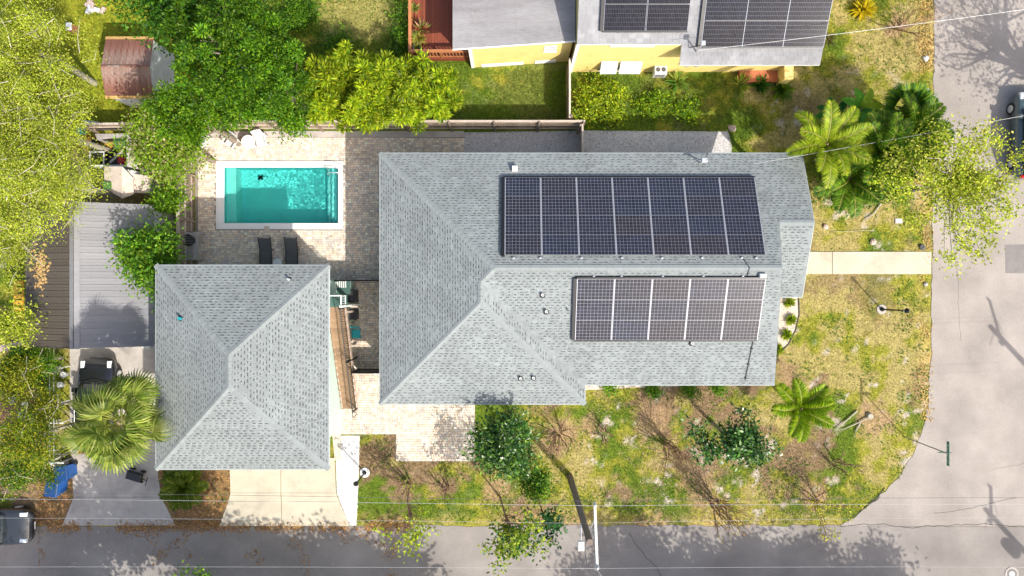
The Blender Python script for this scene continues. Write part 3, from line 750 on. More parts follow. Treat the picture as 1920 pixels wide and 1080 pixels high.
# outside stair
st = thing('outside_stair', 'brown timber stair with black railing climbing the east wall of the garage', 'staircase', (-8.6, -6.3, 0))
NT = 16; ys0, ys1, zt = -6.35, -.95, 2.8; sx0, sx1 = -8.97, -8.12
rise = zt / NT; run = (ys1 - ys0) / NT
tm = MB().bbox(sx0, sx1, 0, run + .03, -.04, 0, .008).mesh('tread', MT['brownwood'])
for k in range(NT): inst('tread', tm, st, T(0, ys0 + k * run, (k + 1) * rise))
for x in (sx0 + .03, sx1 - .05):
    b = MB(); b.box(0, 1, 0, 1, 0, 1); b = MB()
    pr = [(ys0 - .02, 0.03), (ys0 + .3, 0.03), (ys1, zt - .32), (ys1, zt - .06), (ys0 - .02, .14)]
    n = len(pr); b.v = [(x, y, z) for y, z in pr] + [(x + .045, y, z) for y, z in pr]
    b.f = [tuple(range(n)), tuple(reversed(range(n, 2 * n)))] + [(i, i + n, (i + 1) % n + n, (i + 1) % n) for i in range(n)]; b.c = [None] * len(b.f)
    b.build('stringer', MT['pinkwood'], st)
def railing(par, p, q, hgt, n, m, r=.017):
    p, q = Vector(p), Vector(q)
    MB().tube([p + Vector((0, 0, hgt)), q + Vector((0, 0, hgt))], .03, 6).build('handrail', m, par)
    MB().tube([p + Vector((0, 0, .12)), q + Vector((0, 0, .12))], .02, 6).build('bottom_rail', m, par)
    bm_ = MB().tube([(0, 0, .12), (0, 0, hgt)], r, 4).mesh('baluster', m)
    for i in range(n): inst('baluster', bm_, par, T(*p.lerp(q, (i + .5) / n)))
rx = sx1 - .03
railing(st, (rx, ys0, rise), (rx, ys1, zt), .95, 44, MT['blackmetal'])
for k in (0, .5, 1.0):
    p = Vector((rx, ys0, 0)).lerp(Vector((rx, ys1, zt)), k); MB().box(p.x - .035, p.x + .035, p.y - .035, p.y + .035, 0.03, p.z + 1.1).build('post', MT['blackmetal'], st)
MB().tube([(rx, ys0, rise + .95), (rx, ys0 - .28, rise + .9), (rx, ys0 - .3, .03)], .025, 6).build('handrail_end', MT['blackmetal'], st)
land = (sx0, -8.02, -.93, -.33)
for k in range(4):
    y = land[2] + k * .15; MB().bbox(land[0], land[1], y, y + .142, zt - .045, zt, .006).build('landing_board', mat('dark green boards', (.045, .11, .09), .7, .15, 3) if k == 0 else bpy.data.materials['dark green boards'], st)
for x, y in ((-8.08, -.88), ):
    MB().box(x - .05, x + .05, y - .05, y + .05, 0.03, zt + 1.05).build('post', MT['trim'], st)
railing(st, (-8.08, -.8, zt), (-8.08, -.36, zt), .95, 4, MT['trim'], .015); railing(st, (-8.95, -.36, zt), (-8.1, -.36, zt), .95, 8, MT['trim'], .015)
cab_ = thing('pump_cabinet', 'low mint cabinet with dark green top against the garage corner', 'cabinet', (-8.62, -.0, .03)); Mc = WM[cab_.name]
MB().box(-.36, .3, -.3, .36, 0, .9).build('body', MT['mint'], cab_, Mc); MB().bbox(-.36, .32, -.32, .36, .901, .95, .01).build('lid', bpy.data.materials['dark green boards'], cab_, Mc)
for k in range(5): MB().box(-.34 + k * .1, -.29 + k * .1, .02, .34, .951, .965).build('slat', MT['trim'], cab_, Mc)
for y in (-1.2, -2.9, -4.4): MB().box(sx1 - .15, sx1 - .05, y - .05, y + .05, 0.03, zt * (y - ys0) / (ys1 - ys0) - .1).build('support_post', MT['pinkwood'], st)
MB().box(-8.15, -7.85, -2.75, -2.65, 1.05, 1.15).build('cross_beam', MT['pinkwood'], st); MB().box(-8.15, -7.75, -.98, -.9, 1.6, 1.72).build('cross_beam', MT['pinkwood'], st)

# ------------------------------------------------------------------ yellow neighbour house
yh = thing('yellow_house', 'yellow stucco house with grey roofs and dark solar panels behind the fence', 'house', (4, 13, 0))
# west wing under the sloping membrane roof
wyS = 11.66
xA, xB = -2.1, 2.95; ZM = 3.0
def yw_(x): return 11.62 + (x - xA) * .33 / (xB - xA)
def zm(x): return ZM + (x + 2.87) * .03
def slant(a, b_, off0, off1, z0, z1, nm, m, par):
    return MB().prism([(a, yw_(a) + off0), (b_, yw_(b_) + off0), (b_, yw_(b_) + off1), (a, yw_(a) + off1)], z0, z1).build(nm, m, par)
slant(xA, xB, 0, .18, 0, ZM - .09, 'wall', MT['yellow'], yh)
MB().box(xA, xA + .18, 11.82, 20, 0, ZM - .09).build('wall', MT['yellow'], yh); MB().box(xA, xB, 20.001, 20.2, 0, ZM - .09).build('wall', MT['yellow'], yh)
bb = MB(); pr = [(-2.87, 11.56), (3.05, 11.9), (3.05, 20.6), (-2.87, 20.6)]
bb.v = [(x, y, zm(x) - .09) for x, y in pr] + [(x, y, zm(x)) for x, y in pr]
bb.f = [(4, 5, 6, 7), (3, 2, 1, 0)] + [(i, (i + 1) % 4, 4 + (i + 1) % 4, 4 + i) for i in range(4)]; bb.c = [None] * 6
mr = bb.build('membrane_roof', MT['membrane'], yh)
for x in (-1.9, .2, 2.3):
    MB().tube([(x, yw_(x) + .02, zm(x) + .004), (x, 20.5, zm(x) + .004)], .009, 4).build('seam', MT['greywood'], mr)
MB().tube([(-2.87, 11.53, zm(-2.87) - .03), (3.05, 11.87, zm(3.05) - .03)], .035, 6).build('fascia', MT['trim'], mr)
slant(xA - .03, xA + .14, -.03, -.001, 0.02, ZM - .1, 'corner_board', MT['trim'], yh)
for a in ((-1.6, .6), (1.2, 2.3)): slant(a[0], a[1], -.035, -.002, .05, .42, 'vent_lattice', MT['trim'], yh)
window(yh, (1.9, yw_(1.9), 2.2), .45, .45, (0, -1))
# main block
Yw = 11.39; mx0, mx1 = 3.1, 14.1; YTOP = 17.0; PY = .5
def zy(y): return 4.03 + (y - Yw) * PY
wall_box(yh, mx0, mx1, Yw, 22.4, 0, 3.95, MT['yellow'])
xq = 7.95; Ye = 10.58; rx1 = 14.6
yp = [([(mx0 - .05, Yw + .02, zy(Yw + .02)), (xq, Yw + .02, zy(Yw + .02)), (xq, Ye, zy(Ye)), (rx1, Ye, zy(Ye)), (rx1, YTOP, zy(YTOP)), (mx0 - .05, YTOP, zy(YTOP))], ux),
      ([(mx0 - .05, YTOP, zy(YTOP)), (rx1, YTOP, zy(YTOP)), (rx1, 22.9, zy(YTOP) - 5.9 * PY), (mx0 - .05, 22.9, zy(YTOP) - 5.9 * PY)], ux)]
yroof = roof_deck(yh, yp, None, .12).build('roof', MT['trim'], yh)
shingle_roof(yroof, yp, MT['shingle2'], (.25, .25, .258), None, .34, .2, seed=13)
for s_, x in ((0, mx0 + .1), (0, mx1 - .1)):
    MB().prism([(x - .09, Yw + .3), (x + .09, Yw + .3), (x + .09, 22), (x - .09, 22)], 3.94, 4.05).build('wall', MT['yellow'], yh)
MB().box(mx0 - .1, mx0 + .06, Yw - .06, Yw - .002, 0.02, 4.0).build('corner_board', MT['trim'], yh)
MB().box(4.6, 6.7, Yw - .05, Yw - .002, 3.85, 4.0).build('frieze_board', MT['trim'], yh)
for k, px in enumerate((1135, 1174)):
    c = P(px, 137, 0); aw = MB(); w = .42 if k == 0 else .55
    z0, z1 = 1.0, 1.75
    MB().box(c.x - w, c.x + w, Yw - .07, Yw - .002, .35, 1.7).build('shutter', MT['whiteplastic'], yh)
    aw.face([(c.x - w, Yw - .02, z1), (c.x + w, Yw - .02, z1), (c.x + w, Yw - .42, z0), (c.x - w, Yw - .42, z0)]); aw.face([(c.x - w, Yw - .42, z0), (c.x + w, Yw - .42, z0), (c.x + w, Yw - .02, z1 - .04), (c.x - w, Yw - .02, z1 - .04)])
    aw.build('awning', MT['whiteplastic'], yh)
c = P(1237, 132, .8); ac = MB().bbox(-.32, .32, -.45, -.01, .5, 1.1, .03).build('air_conditioner', MT['whiteplastic'], yh, T(c.x, Yw - .0, 0))
for k in range(5): MB().box(-.26, .26, -.46, -.452, .58 + k * .09, .62 + k * .09).build('grille_slat', MT['greyfabric'], ac, T(c.x, Yw, 0))
for k in range(2): MB().lathe([(.12, 0), (.11, .03), (.02, .035)], 12).build('fan_cap', MT['greyfabric'], ac, T(c.x - .14 + k * .28, Yw - .22, 1.101))
for px in (1275, 1292): MB().box(-.1, .1, -.16, -.002, 1.3, 1.75).build('meter_box', MT['greywood'], yh, T(P(px, 130).x, Yw, 0))
window(yh, (9.2, Yw, 2.1), 1.2, 1.2, (0, -1)); window(yh, (11.2, Yw, 2.1), 1.0, 1.2, (0, -1)); window(yh, (mx1, 14, 2.1), 1.0, 1.2, (1, 0))
o = MB().box(11.9, 13.9, Yw - .6, Yw - .002, .02, .28).build('entry_step', mat('brick red step', (.4, .13, .06), .8, .2, 4), yh)
MB().box(13.9, 14.35, Yw - .75, Yw + .6, .0, 1.2).build('porch_wall', MT['yellow'], yh)
MT['cell2'] = mat('all-black solar cell', attr=True, rough=.1, var=.2, scale=.9, fvar=0, spec=.12)
PM2 = panel_meshes(1.93, 1.14, 24, 6, 'b', [(.011, .012, .022), (.013, .013, .020), (.010, .013, .024)], .0035, MT['edgeframe'], MT['cell'])
for q_ in PM2[2]: q_.materials.clear(); q_.materials.append(MT['cell2'])
mbk = mat('dark backsheet', (.045, .05, .07), .4, .05, 2, fvar=0)
PM2[1].materials.clear(); PM2[1].materials.append(mbk)
cy_, sy_ = math.cos(math.atan(PY)), math.sin(math.atan(PY)); nY = Vector((0, -sy_, cy_)); vY = Vector((0, cy_, sy_))
def on_y(px, py):
    z = 5
    for _ in range(10):
        p = P(px, py, z); z = zy(p.y) + .14
    return P(px, py, z)
for px, py, cols, rows, nm, sd_, pu in ((1131, 58, 2, 3, 'two-column', 3, 1.96), (1314, 88, 3, 4, 'three-column', 6, 1.90)):
    o = on_y(px, py); rn = ('lowest row', 'second lowest row', 'third lowest row', 'fourth lowest row')
    solar_array('y', o, Vector((1, 0, 0)), vY, nY, cols, rows, pu, 1.16, PM2, 'solar panels on the yellow house',
                lambda i, j, nm=nm: f'dark solar panel, {rn[j]}, {ordw(i)} from left, {nm} array on yellow house', sd_)
    skirt(f'black trim along the lower and left edges of the {nm} array on the yellow house', o, Vector((1, 0, 0)), vY, nY, cols * pu, rows * 1.16, 'lb')
p = on_y(1312, 86)
mast2 = thing('service_mast', 'service mast with wires on the roof of the yellow house', 'mast', p)
MB().tube([p + Vector((-.1, -.2, -.3)), p + Vector((-.1, -.2, .9)), p + Vector((0, -.25, .95))], .03, 8).build('pipe', MT['alum'], mast2)
MB().tube([p + Vector((-.45, -.05, -.1)), p + Vector((-.1, -.2, .7))], .02, 6).build('brace', MT['blackmetal'], mast2)
MB().bbox(-.1, .1, -.1, .1, .85, 1.0, .02).build('weather_head', MT['alum'], mast2, T(p.x - .1, p.y - .2, p.z))
# red deck of the yellow house
dk = thing('timber_deck', 'red stained timber deck with railing beside the yellow house', 'deck', (-4, 14, 0))
dz = .45; dy0 = 11.98; dx0, dx1 = -5.22, -2.13
nb = 21; bw = (dx1 - dx0) / nb; bm_ = MB().bbox(0, bw - .008, 0, 8, -.04, 0, .006).mesh('deck_board', MT['redwood'])
for k in range(nb): inst('deck_board', bm_, dk, T(dx0 + k * bw, dy0, dz))
MB().box(dx0, dx1, dy0 - .03, dy0 - .002, .05, dz - .05).build('rim_joist', MT['redwood'], dk)
for a, b_ in (((dx0 + .04, dy0 + .04), (dx1 - .02, dy0 + .04)), ((dx0 + .04, dy0 + .2), (dx0 + .04, 20))):
    a3, b3 = Vector((*a, dz)), Vector((*b_, dz)); d = (b3 - a3).normalized(); s = Vector((-d.y, d.x, 0))
    L = (b3 - a3).length
    Mx = Matrix.Identity(4)
    for k in range(3): Mx[k][0] = d[k]; Mx[k][1] = s[k]; Mx[k][3] = a3[k]
    MB().bbox(-.07, L, -.08, .08, .93, .975, .01).build('top_rail', MT['redrail'], dk, Mx); MB().box(0, L, -.02, .02, .1, .15).build('bottom_rail', MT['redrail'], dk, Mx)
    bal = MB().box(-.022, .022, -.022, .022, .15, .93).mesh('baluster', MT['redrail'])
    for k in range(int(L / .17)): inst('baluster', bal, dk, Mx @ T(.12 + k * .17, 0, 0))
    for k in range(int(L / 1.5) + 1): MB().box(-.05, .05, -.055, .055, -dz + .02, .93).build('post', MT['redrail'], dk, Mx @ T(min(L - .05, k * 1.5 + .03), 0, 0))

# ------------------------------------------------------------------ gabled metal-roof building on the west plot
mbd = thing('metal_roof_building', 'low building with one pale grey and one dark brown ribbed metal roof slope', 'building', (-20.65, .6, 0))
bx0, bx1, bxm, by0, by1, ez, rz_ = -23.8, -17.5, -20.65, -2.85, 4.05, 2.6, 3.8
wall_box(mbd, bx0 + .3, bx1 - .3, by0 + .2, by1 - .2, 0, 2.62, MT['whitewall'])
sl = math.hypot(bxm - bx0, rz_ - ez); ang = math.atan2(rz_ - ez, bxm - bx0); npn = 23; pw = (by1 - by0) / npn
b = MB(); b.box(0, sl, 0, pw, 0, .012); b.box(0, sl, -.016, .016, .0125, .035); b.box(0, sl, pw * .5 - .012, pw * .5 + .012, .0125, .018)
me_g = b.mesh('roof_sheet', MT['metalroof']); me_b = b.mesh('roof_sheet', MT['brownroof'])
for k in range(npn):
    y = by0 + k * pw
    inst('roof_sheet', me_b, mbd, T(bx0, y, ez) @ RY(-ang))
    inst('roof_sheet', me_g, mbd, T(bx1, y + pw, ez) @ RZ(math.pi) @ RY(-ang))
b = MB()
for s in (-1, 1): b.box(0, .24, -3.48, 3.48, .04, .05, None, T(bxm, (by0 + by1) / 2, rz_ + .012) @ (RZ(0) if s > 0 else RZ(math.pi)) @ RY(ang))
b.build('ridge_flashing', MT['metalroof'], mbd)
for y in (by0 + .25, by1 - .25):
    bb = MB(); bb.face([(bx0 + .3, y, 2.55), (bx1 - .3, y, 2.55), (bxm, y, rz_ - .05)]); bb.build('gable_wall', MT['whitewall'], mbd)
lf = np.zeros((150, 4, 3)); cxy = on = P(75, 508, 3.1)
for i in range(150):
    q = Vector((R.gauss(cxy.x, .28), R.gauss(cxy.y, .5), 0)); q.z = ez + (q.x - bx0) * math.tan(ang) + .035; a_ = R.uniform(0, 6.3); s_ = R.uniform(.04, .09)
    for k in range(4): lf[i, k] = (q.x + s_ * math.cos(a_ + k * 1.57), q.y + s_ * math.sin(a_ + k * 1.57), q.z + R.uniform(0, .03))
o = place(bpy.data.objects.new('leaf_pile', quads_mesh('leaf_pile', lf, np.array([(.42, .27, .11)]) * NR.uniform(.7, 1.2, (150, 1)), MT['litter'])))
tag(o, 'patch of dry tan leaves on the brown metal roof slope', 'leaves', kind='stuff')
# rusty shed
sh = thing('rusty_shed', 'small shed with a rust streaked metal gable roof and white walls', 'shed', (-18.9, 10.9, 0))
sx0_, sx1_, sy0_, sy1_ = -20.1, -17.72, 9.4, 12.4; sym = 10.85
wall_box(sh, sx0_ + .08, sx1_ - .08, sy0_ + .1, sy1_ - .1, 0, 2.2, MT['whitewall'], t=.06)
for y0_, s in ((sy0_, 1), (sy1_, -1)):
    L = math.hypot(abs(sym - y0_), .42); an = math.atan2(.42, abs(sym - y0_)); n_ = 8; pw = (sx1_ - sx0_) / n_
    b = MB(); b.box(0, pw - .01, 0, L, 0, .012); b.box(0, .03, 0, L, .0125, .035); ms = b.mesh('roof_sheet', MT['rust'])
    for k in range(n_): inst('roof_sheet', ms, sh, (T(sx0_ + k * pw, y0_, 2.2) @ RX(an)) if s > 0 else (T(sx0_ + (k + 1) * pw, y0_, 2.2) @ RZ(math.pi) @ RX(an)))
    MB().box(0, sx1_ - sx0_, -.03, .12, .036, .05).build('eave_strip', MT['rustedge'], sh, (T(sx0_, y0_, 2.2) @ RX(an)) if s > 0 else (T(sx1_, y0_, 2.2) @ RZ(math.pi) @ RX(an)))
MB().tube([(sx0_, sym, 2.65), (sx1_, sym, 2.65)], .05, 6).build('ridge_cap', MT['rust'], sh)
for x in (sx0_ + .1, sx1_ - .1):
    bb = MB(); bb.face([(x, sy0_ + .1, 2.19), (x, sy1_ - .1, 2.19), (x, sym, 2.6)]); bb.build('gable_wall', MT['whitewall'], sh)

# ------------------------------------------------------------------ fences
def fence(label, p, q, hgt=1.8, side=1, grp='timber fences round the pool yard', step=.15, rails=3):
    p, q = Vector((*p, 0)), Vector((*q, 0)); d = (q - p); L = d.length; u = d.normalized(); s = Vector((-u.y, u.x, 0)) * side
    t = thing('timber_fence', label, 'fence', p, grp); M = Matrix.Identity(4)
    for k in range(3): M[k][0] = u[k]; M[k][1] = s[k]; M[k][3] = p[k]
    ms = [MB().box(0, step - .012, -.011, .011, .03, hgt - R.uniform(0, .03)).mesh('board', MT['fencewood']) for _ in range(3)]
    n = int(L / step)
    for i in range(n): inst('board', ms[R.randrange(3)], t, M @ T(i * L / n, R.uniform(-.006, .006), 0) @ RZ(R.uniform(-.012, .012)))
    for k in range(rails):
        z = .3 + k * (hgt - .45) / (rails - 1); MB().box(0, L, .018, .058, z, z + .09).build('rail', MT['fencetop'], t, M)
    MB().box(-.02, L + .02, -.03, .06, hgt + .001, hgt + .03).build('cap_rail', MT['fencetop'], t, M)
    m = max(1, round(L / 2.35))
    for i in range(m + 1): MB().box(-.05, .05, .06, .16, 0, hgt + .12).build('post', MT['fencewood'], t, M @ T(min(max(i * L / m, .05), L - .05), 0, 0))
    return t
fence('long weathered timber fence along the north side of the pool yard', (-16.75, 8.38), (3.65, 8.38), side=-1)
fence('weathered timber fence left of the pool with three rails showing', (-16.78, 1.1), (-16.78, 8.25), side=-1)
fence('timber fence running north from the long fence to the yellow house', (2.88, 8.55), (2.88, 11.5), side=-1)
fence('short timber fence closing the gravel strip beside the main house', (3.55, 5.95), (3.55, 8.2), side=1)
fence('low brown fence behind the cluttered yard by the rusty shed', (-21.9, 8.3), (-17.6, 8.35), side=-1, hgt=1.5)
def gate(label, x0, x1, y, hgt):
    t = thing('yard_gate', label, 'gate', (x0, y, 0)); n = int((x1 - x0) / .12)
    bm_ = MB().box(0, .1, -.012, .012, .06, hgt).mesh('board', MT['blackmetal'])
    for i in range(n): inst('board', bm_, t, T(x0 + i * (x1 - x0) / n, y, 0))
    for z in (.25, hgt - .2): MB().box(x0, x1, .0125, .05, z, z + .08).build('rail', MT['blackmetal'], t, T(0, y, 0))
    for x in (x0, x1): MB().box(x - .04, x + .04, -.04, .06, 0, hgt + .08).build('post', MT['blackmetal'], t, T(0, y, 0))
gate('dark metal gate between garage and house at the pool end', -8.9, -5.75, .36, 1.6)
gate('dark metal gate between stair and house at the street end', -8.05, -5.75, -4.28, 1.7)
# ------------------------------------------------------------------ vegetation
def leaf_quads(pos, direc, nrm, L, Wd, fold=.25):
    """rhombic leaves: pos (n,3) base, direc (n,3) unit, nrm (n,3)"""
    side = np.cross(direc, nrm); side /= np.linalg.norm(side, axis=1, keepdims=True) + 1e-9
    up = np.cross(side, direc)
    L = np.asarray(L).reshape(-1, 1); Wd = np.asarray(Wd).reshape(-1, 1)
    tip = pos + direc * L - up * L * .12
    mid = pos + direc * L * .48
    a = mid + side * Wd * .5 + up * Wd * fold; b = mid - side * Wd * .5 + up * Wd * fold
    return np.stack([pos, a, tip, b], 1)
def unit(v): return v / (np.linalg.norm(v, axis=-1, keepdims=True) + 1e-9)
def shade(pal, n, rng, lo=.75, hi=1.25):
    pal = np.array(pal); k = rng.integers(0, len(pal), n); j = rng.integers(0, len(pal), n); t = rng.random((n, 1))
    return (pal[k] * t + pal[j] * (1 - t)) * rng.uniform(lo, hi, (n, 1))
def crown_points(rng, c, rad, ncl, lumpy=.35, shell=.5, zmin=-1.0):
    d = unit(rng.normal(size=(ncl * 3, 3))); d = d[d[:, 2] > zmin][:ncl]
    ph = rng.uniform(0, 6.28, 6)
    az = np.arctan2(d[:, 1], d[:, 0])
    lump = 1 + lumpy * (.5 * np.sin(3 * az + ph[0]) + .35 * np.sin(5 * az + ph[1] + 2 * d[:, 2]) + .3 * np.sin(8 * az + ph[2]))
    r = rng.random(len(d)) ** shell * lump
    return np.array(c) + d * r[:, None] * np.array(rad)
def limbs(mb, rng, base, top, ends, r0, r1, curve=.3, n=5):
    base = Vector(base); top = Vector(top)
    mid = base.lerp(top, .5) + Vector((rng.uniform(-.15, .15), rng.uniform(-.15, .15), 0))
    mb.tube([base, mid, top], [r0, r0 * .8, r0 * .62], 8)
    for e in ends:
        e = Vector(e); st_ = base.lerp(top, rng.uniform(.55, 1.0)); d = e - st_; L = d.length
        m1 = st_ + d * .35 + Vector((rng.uniform(-1, 1), rng.uniform(-1, 1), rng.uniform(.0, 1))) * L * .12
        m2 = st_ + d * .7 + Vector((rng.uniform(-1, 1), rng.uniform(-1, 1), rng.uniform(-.3, .6))) * L * .1
        rr0 = r0 * rng.uniform(.3, .45)
        mb.tube([st_, m1, m2, e], [rr0, rr0 * .7, rr0 * .4, r1], n)
def tree(name, label, base, c, rad, ncl, nleaf, L, pal, seed, cat='tree', wl=.5, rc=.35, trunk=.14, barkm='bark', group=None, mode='random', lm='leaf',
         lumpy=.35, shell=.5, nlimb=14, upb=.8, lo=.7, hi=1.25, twigs=0, zmin=-1.0, flat=.7):
    rng = np.random.default_rng(seed)
    t = thing(name, label, cat, (base[0], base[1], 0), group)
    cp = crown_points(rng, c, rad, ncl, lumpy, shell, zmin)
    ncl = len(cp); k = rng.integers(0, ncl, nleaf)
    g = rng.normal(size=(nleaf, 3)) * np.array((1, 1, flat))
    rcs = rc * rng.uniform(.6, 1.3, ncl)
    pos = cp[k] + g * rcs[k][:, None]
    pos[:, 2] = np.maximum(pos[:, 2], .05)
    if mode == 'tuft':
        pos = cp[k] + unit(g) * (rcs[k] * rng.uniform(.05, .5, nleaf))[:, None]
        d = unit(unit(g + np.array((0, 0, .5))) + rng.normal(size=(nleaf, 3)) * .25)
    else:
        d = unit(rng.normal(size=(nleaf, 3)) * np.array((1, 1, .45)) + g * .4)
    nr = unit(rng.normal(size=(nleaf, 3)) + np.array((0, 0, upb * 2)))
    Ls = L * rng.uniform(.65, 1.3, nleaf)
    cf = rng.uniform(.62, 1.3, ncl)[k][:, None]
    C = shade(pal, nleaf, rng, lo, hi) * cf
    place(bpy.data.objects.new('crown', quads_mesh('crown', leaf_quads(pos, d, nr, Ls, Ls * wl), C, MT[lm])), t)
    mb = MB(); top = (base[0] * .3 + c[0] * .7, base[1] * .3 + c[1] * .7, max(.3, c[2] - rad[2] * .5))
    ends = cp[rng.choice(ncl, min(nlimb, ncl), replace=False)]
    limbs(mb, rng, (base[0], base[1], -.05), top, ends, trunk, .012)
    mb.build('trunk', MT[barkm], t)
    if twigs:
        tb = MB()
        for i in rng.choice(ncl, min(twigs, ncl), replace=False):
            a = Vector(cp[i]); dd = Vector(rng.normal(size=3)); dd.z = abs(dd.z) * .3; dd.normalize(); L_ = rng.uniform(.6, 1.6)
            tb.tube([a - dd * L_ * .5, a + Vector(rng.normal(size=3) * .1), a + dd * L_ * .5], [.018, .013, .005], 4)
        tag(tb.build('twigs', MT[barkm], t), kind='stuff')
    return t
def crown_at(px, py, z): p = P(px, py, z); return (p.x, p.y, z)

LIME = [(.42, .52, .012), (.31, .43, .01), (.54, .57, .03), (.15, .27, .01), (.09, .19, .01)]
DARK = [(.035, .135, .008), (.065, .19, .01), (.12, .26, .012), (.022, .08, .008)]
MID = [(.085, .23, .008), (.15, .32, .012), (.24, .38, .015), (.05, .14, .008)]
PALE = [(.45, .53, .03), (.53, .58, .06), (.34, .45, .02), (.54, .54, .12), (.21, .31, .02)]
DEEP = [(.014, .07, .010), (.025, .10, .014), (.05, .15, .016), (.10, .22, .022)]
YEL = [(.36, .36, .014), (.26, .31, .014), (.42, .38, .018), (.13, .22, .012), (.08, .16, .012)]
# west plot: three big pale trees
for lab, px, py, z, r, n, sd in (
        ('tall pale yellow-green tree in the top left corner', -10, 60, 7.5, 3.0, 14000, 1), ('pale yellow-green tree left of the rusty shed', 42, 225, 7.0, 2.5, 12500, 2),
        ('pale yellow-green tree over the cluttered yard', 72, 328, 6.8, 2.2, 11500, 3), ('pale yellow-green tree overhanging the brown metal roof', -12, 430, 6.5, 2.0, 8500, 4)):
    c = crown_at(px, py, z)
    tree('pale_tree', lab, (c[0] - .4, c[1] + .1), c, (r, r, 2.0), 150, int(n * 2.4), .085, PALE, sd, wl=.5, rc=.29, trunk=.16, barkm='palebark', group='pale trees of the west plot', nlimb=40, twigs=110, lumpy=.34, shell=.42, upb=1.0, lo=.82, hi=1.12)
c = crown_at(22, 610, 4.5); tree('pale_shrub_tree', 'small yellow-green tree beside the lower left corner of the brown roof', (c[0], c[1]), c, (1.1, .8, .9), 40, 2600, .13, PALE, 6, wl=.5, rc=.28, trunk=.1, barkm='palebark')
# dense dark trees north of the pool
c = crown_at(425, 88, 7.2); tree('evergreen_tree', 'large dense dark green tree beside the rusty shed', (c[0], c[1]), c, (2.35, 2.6, 2.3), 190, 30000, .135, DARK + MID[1:3], 11, mode='tuft', wl=.45, rc=.66, trunk=.25, lumpy=.22, shell=.35, group='dense green trees behind the fence')
c = crown_at(498, 138, 6.2); tree('evergreen_tree', 'dense green tree directly above the left half of the pool', (c[0], c[1]), c, (1.95, 2.0, 2.0), 140, 22000, .13, MID + DARK[:3], 12, mode='tuft', wl=.45, rc=.64, trunk=.2, lumpy=.25, shell=.35, group='dense green trees behind the fence')
c = crown_at(345, 215, 6.0); tree('evergreen_tree', 'mid green tree between rusty shed and pool fence', (c[0], c[1]), c, (1.4, 1.25, 1.6), 80, 11500, .13, MID, 13, mode='tuft', wl=.45, rc=.6, trunk=.16, lumpy=.25, shell=.35, group='dense green trees behind the fence')
c = crown_at(330, 15, 6.5); tree('evergreen_tree', 'shaded dark green tree at the top edge left of the lawn', (c[0], c[1]), c, (1.7, 1.6, 1.7), 80, 6500, .17, DARK, 14, rc=.35, trunk=.18, group='dense green trees behind the fence', lumpy=.3)
c = crown_at(308, 262, 5.2); tree('flowering_tree', 'light green tree with pinkish sprays left of the pool', (c[0], c[1]), c, (1.5, 1.85, 1.4), 130, 12000, .14, MID[1:3] + MID[1:3] + [(.33, .40, .04), (.5, .38, .25), (.24, .34, .02)], 15, rc=.3, trunk=.14, lumpy=.3, shell=.4)
for lab, px, py, z, r, n, sd in (('round dark green shrub hanging over the fence above the pool', 540, 225, 3.6, .75, 1900, 16), ('small green shrub spilling over the fence above the white chairs', 445, 203, 3.4, .75, 2000, 17)):
    c = crown_at(px, py, z); tree('overhanging_shrub', lab, (c[0], 9.0), c, (r, r * .9, r), 24, n, .15, MID, sd, cat='shrub', rc=.25, trunk=.06, nlimb=6)
for lab, px, py, z, rx_, ry_, n, sd in (
        ('lime green feathery shrub right of the dark tree', 630, 165, 3.9, 1.45, 1.75, 13000, 21), ('lime green feathery shrub in the middle of the row', 705, 150, 3.8, 1.1, 1.3, 8000, 22),
        ('lime green feathery shrub at the right end of the row', 790, 172, 3.6, 1.6, 1.5, 12500, 23), ('lime green feathery shrub low against the fence', 690, 210, 3.0, 1.2, .75, 5200, 24)):
    c = crown_at(px, py, z); tree('lime_shrub', lab, (c[0], c[1]), c, (rx_, ry_, 1.3), 95, n, .26, LIME, sd, cat='shrub', wl=.22, rc=.5, trunk=.09, mode='tuft', group='lime shrubs along the north fence', lumpy=.25, shell=.4, nlimb=10)
c = crown_at(284, 488, 4.2); tree('bright_green_tree', 'bright green tree between the metal roof and the garage', (-17.0, c[1]), c, (.95, 1.45, 1.2), 55, 5200, .17, [(.09, .26, .012), (.15, .33, .018), (.24, .38, .02), (.05, .15, .012)], 31, rc=.3, trunk=.1, lumpy=.4)
c = crown_at(312, 372, 2.6); tree('dark_shrub', 'dark green shrub above the metal roof beside the fence', (c[0], c[1]), c, (.5, .6, .8), 26, 1600, .15, MID, 32, cat='shrub', rc=.28, trunk=.06)
c = crown_at(268, 420, 3.6); tree('bright_green_tree', 'narrow sprig of green leaves hanging over the grey metal roof', (-17.2, c[1] - .6), crown_at(255, 480, 3.9), (.8, .95, .6), 26, 1500, .18, [(.09, .26, .012), (.2, .36, .02), (.3, .42, .03)], 33, rc=.25, trunk=.06, lumpy=.5)
# lower left garden
for lab, px, py, z, rx_, ry_, n, sd, pal in (
        ('yellow-green tree at the left edge below the brown roof', 10, 715, 4.0, 1.4, 1.2, 4800, 41, YEL), ('yellow-green tree above the blue bins', 42, 825, 4.4, 1.35, 1.4, 5600, 42, YEL + MID[:1]),
        ('dark green tree in the lower left garden', 45, 880, 3.2, 1.3, .9, 4500, 43, DARK + YEL[:1]), ('yellow shrub leaning over the white rail', 84, 765, 3.0, .65, .9, 1800, 44, YEL), ('green shrub at the top of the white rail', 62, 680, 2.2, .9, .6, 2000, 45, MID)):
    c = crown_at(px, py, z); tree('garden_tree', lab, (c[0], c[1]), c, (rx_, ry_, 1.1), 50, int(n * 1.5), .095, pal, sd, rc=.28, trunk=.1, barkm='palebark', lumpy=.45, group='trees of the lower left garden', twigs=14)
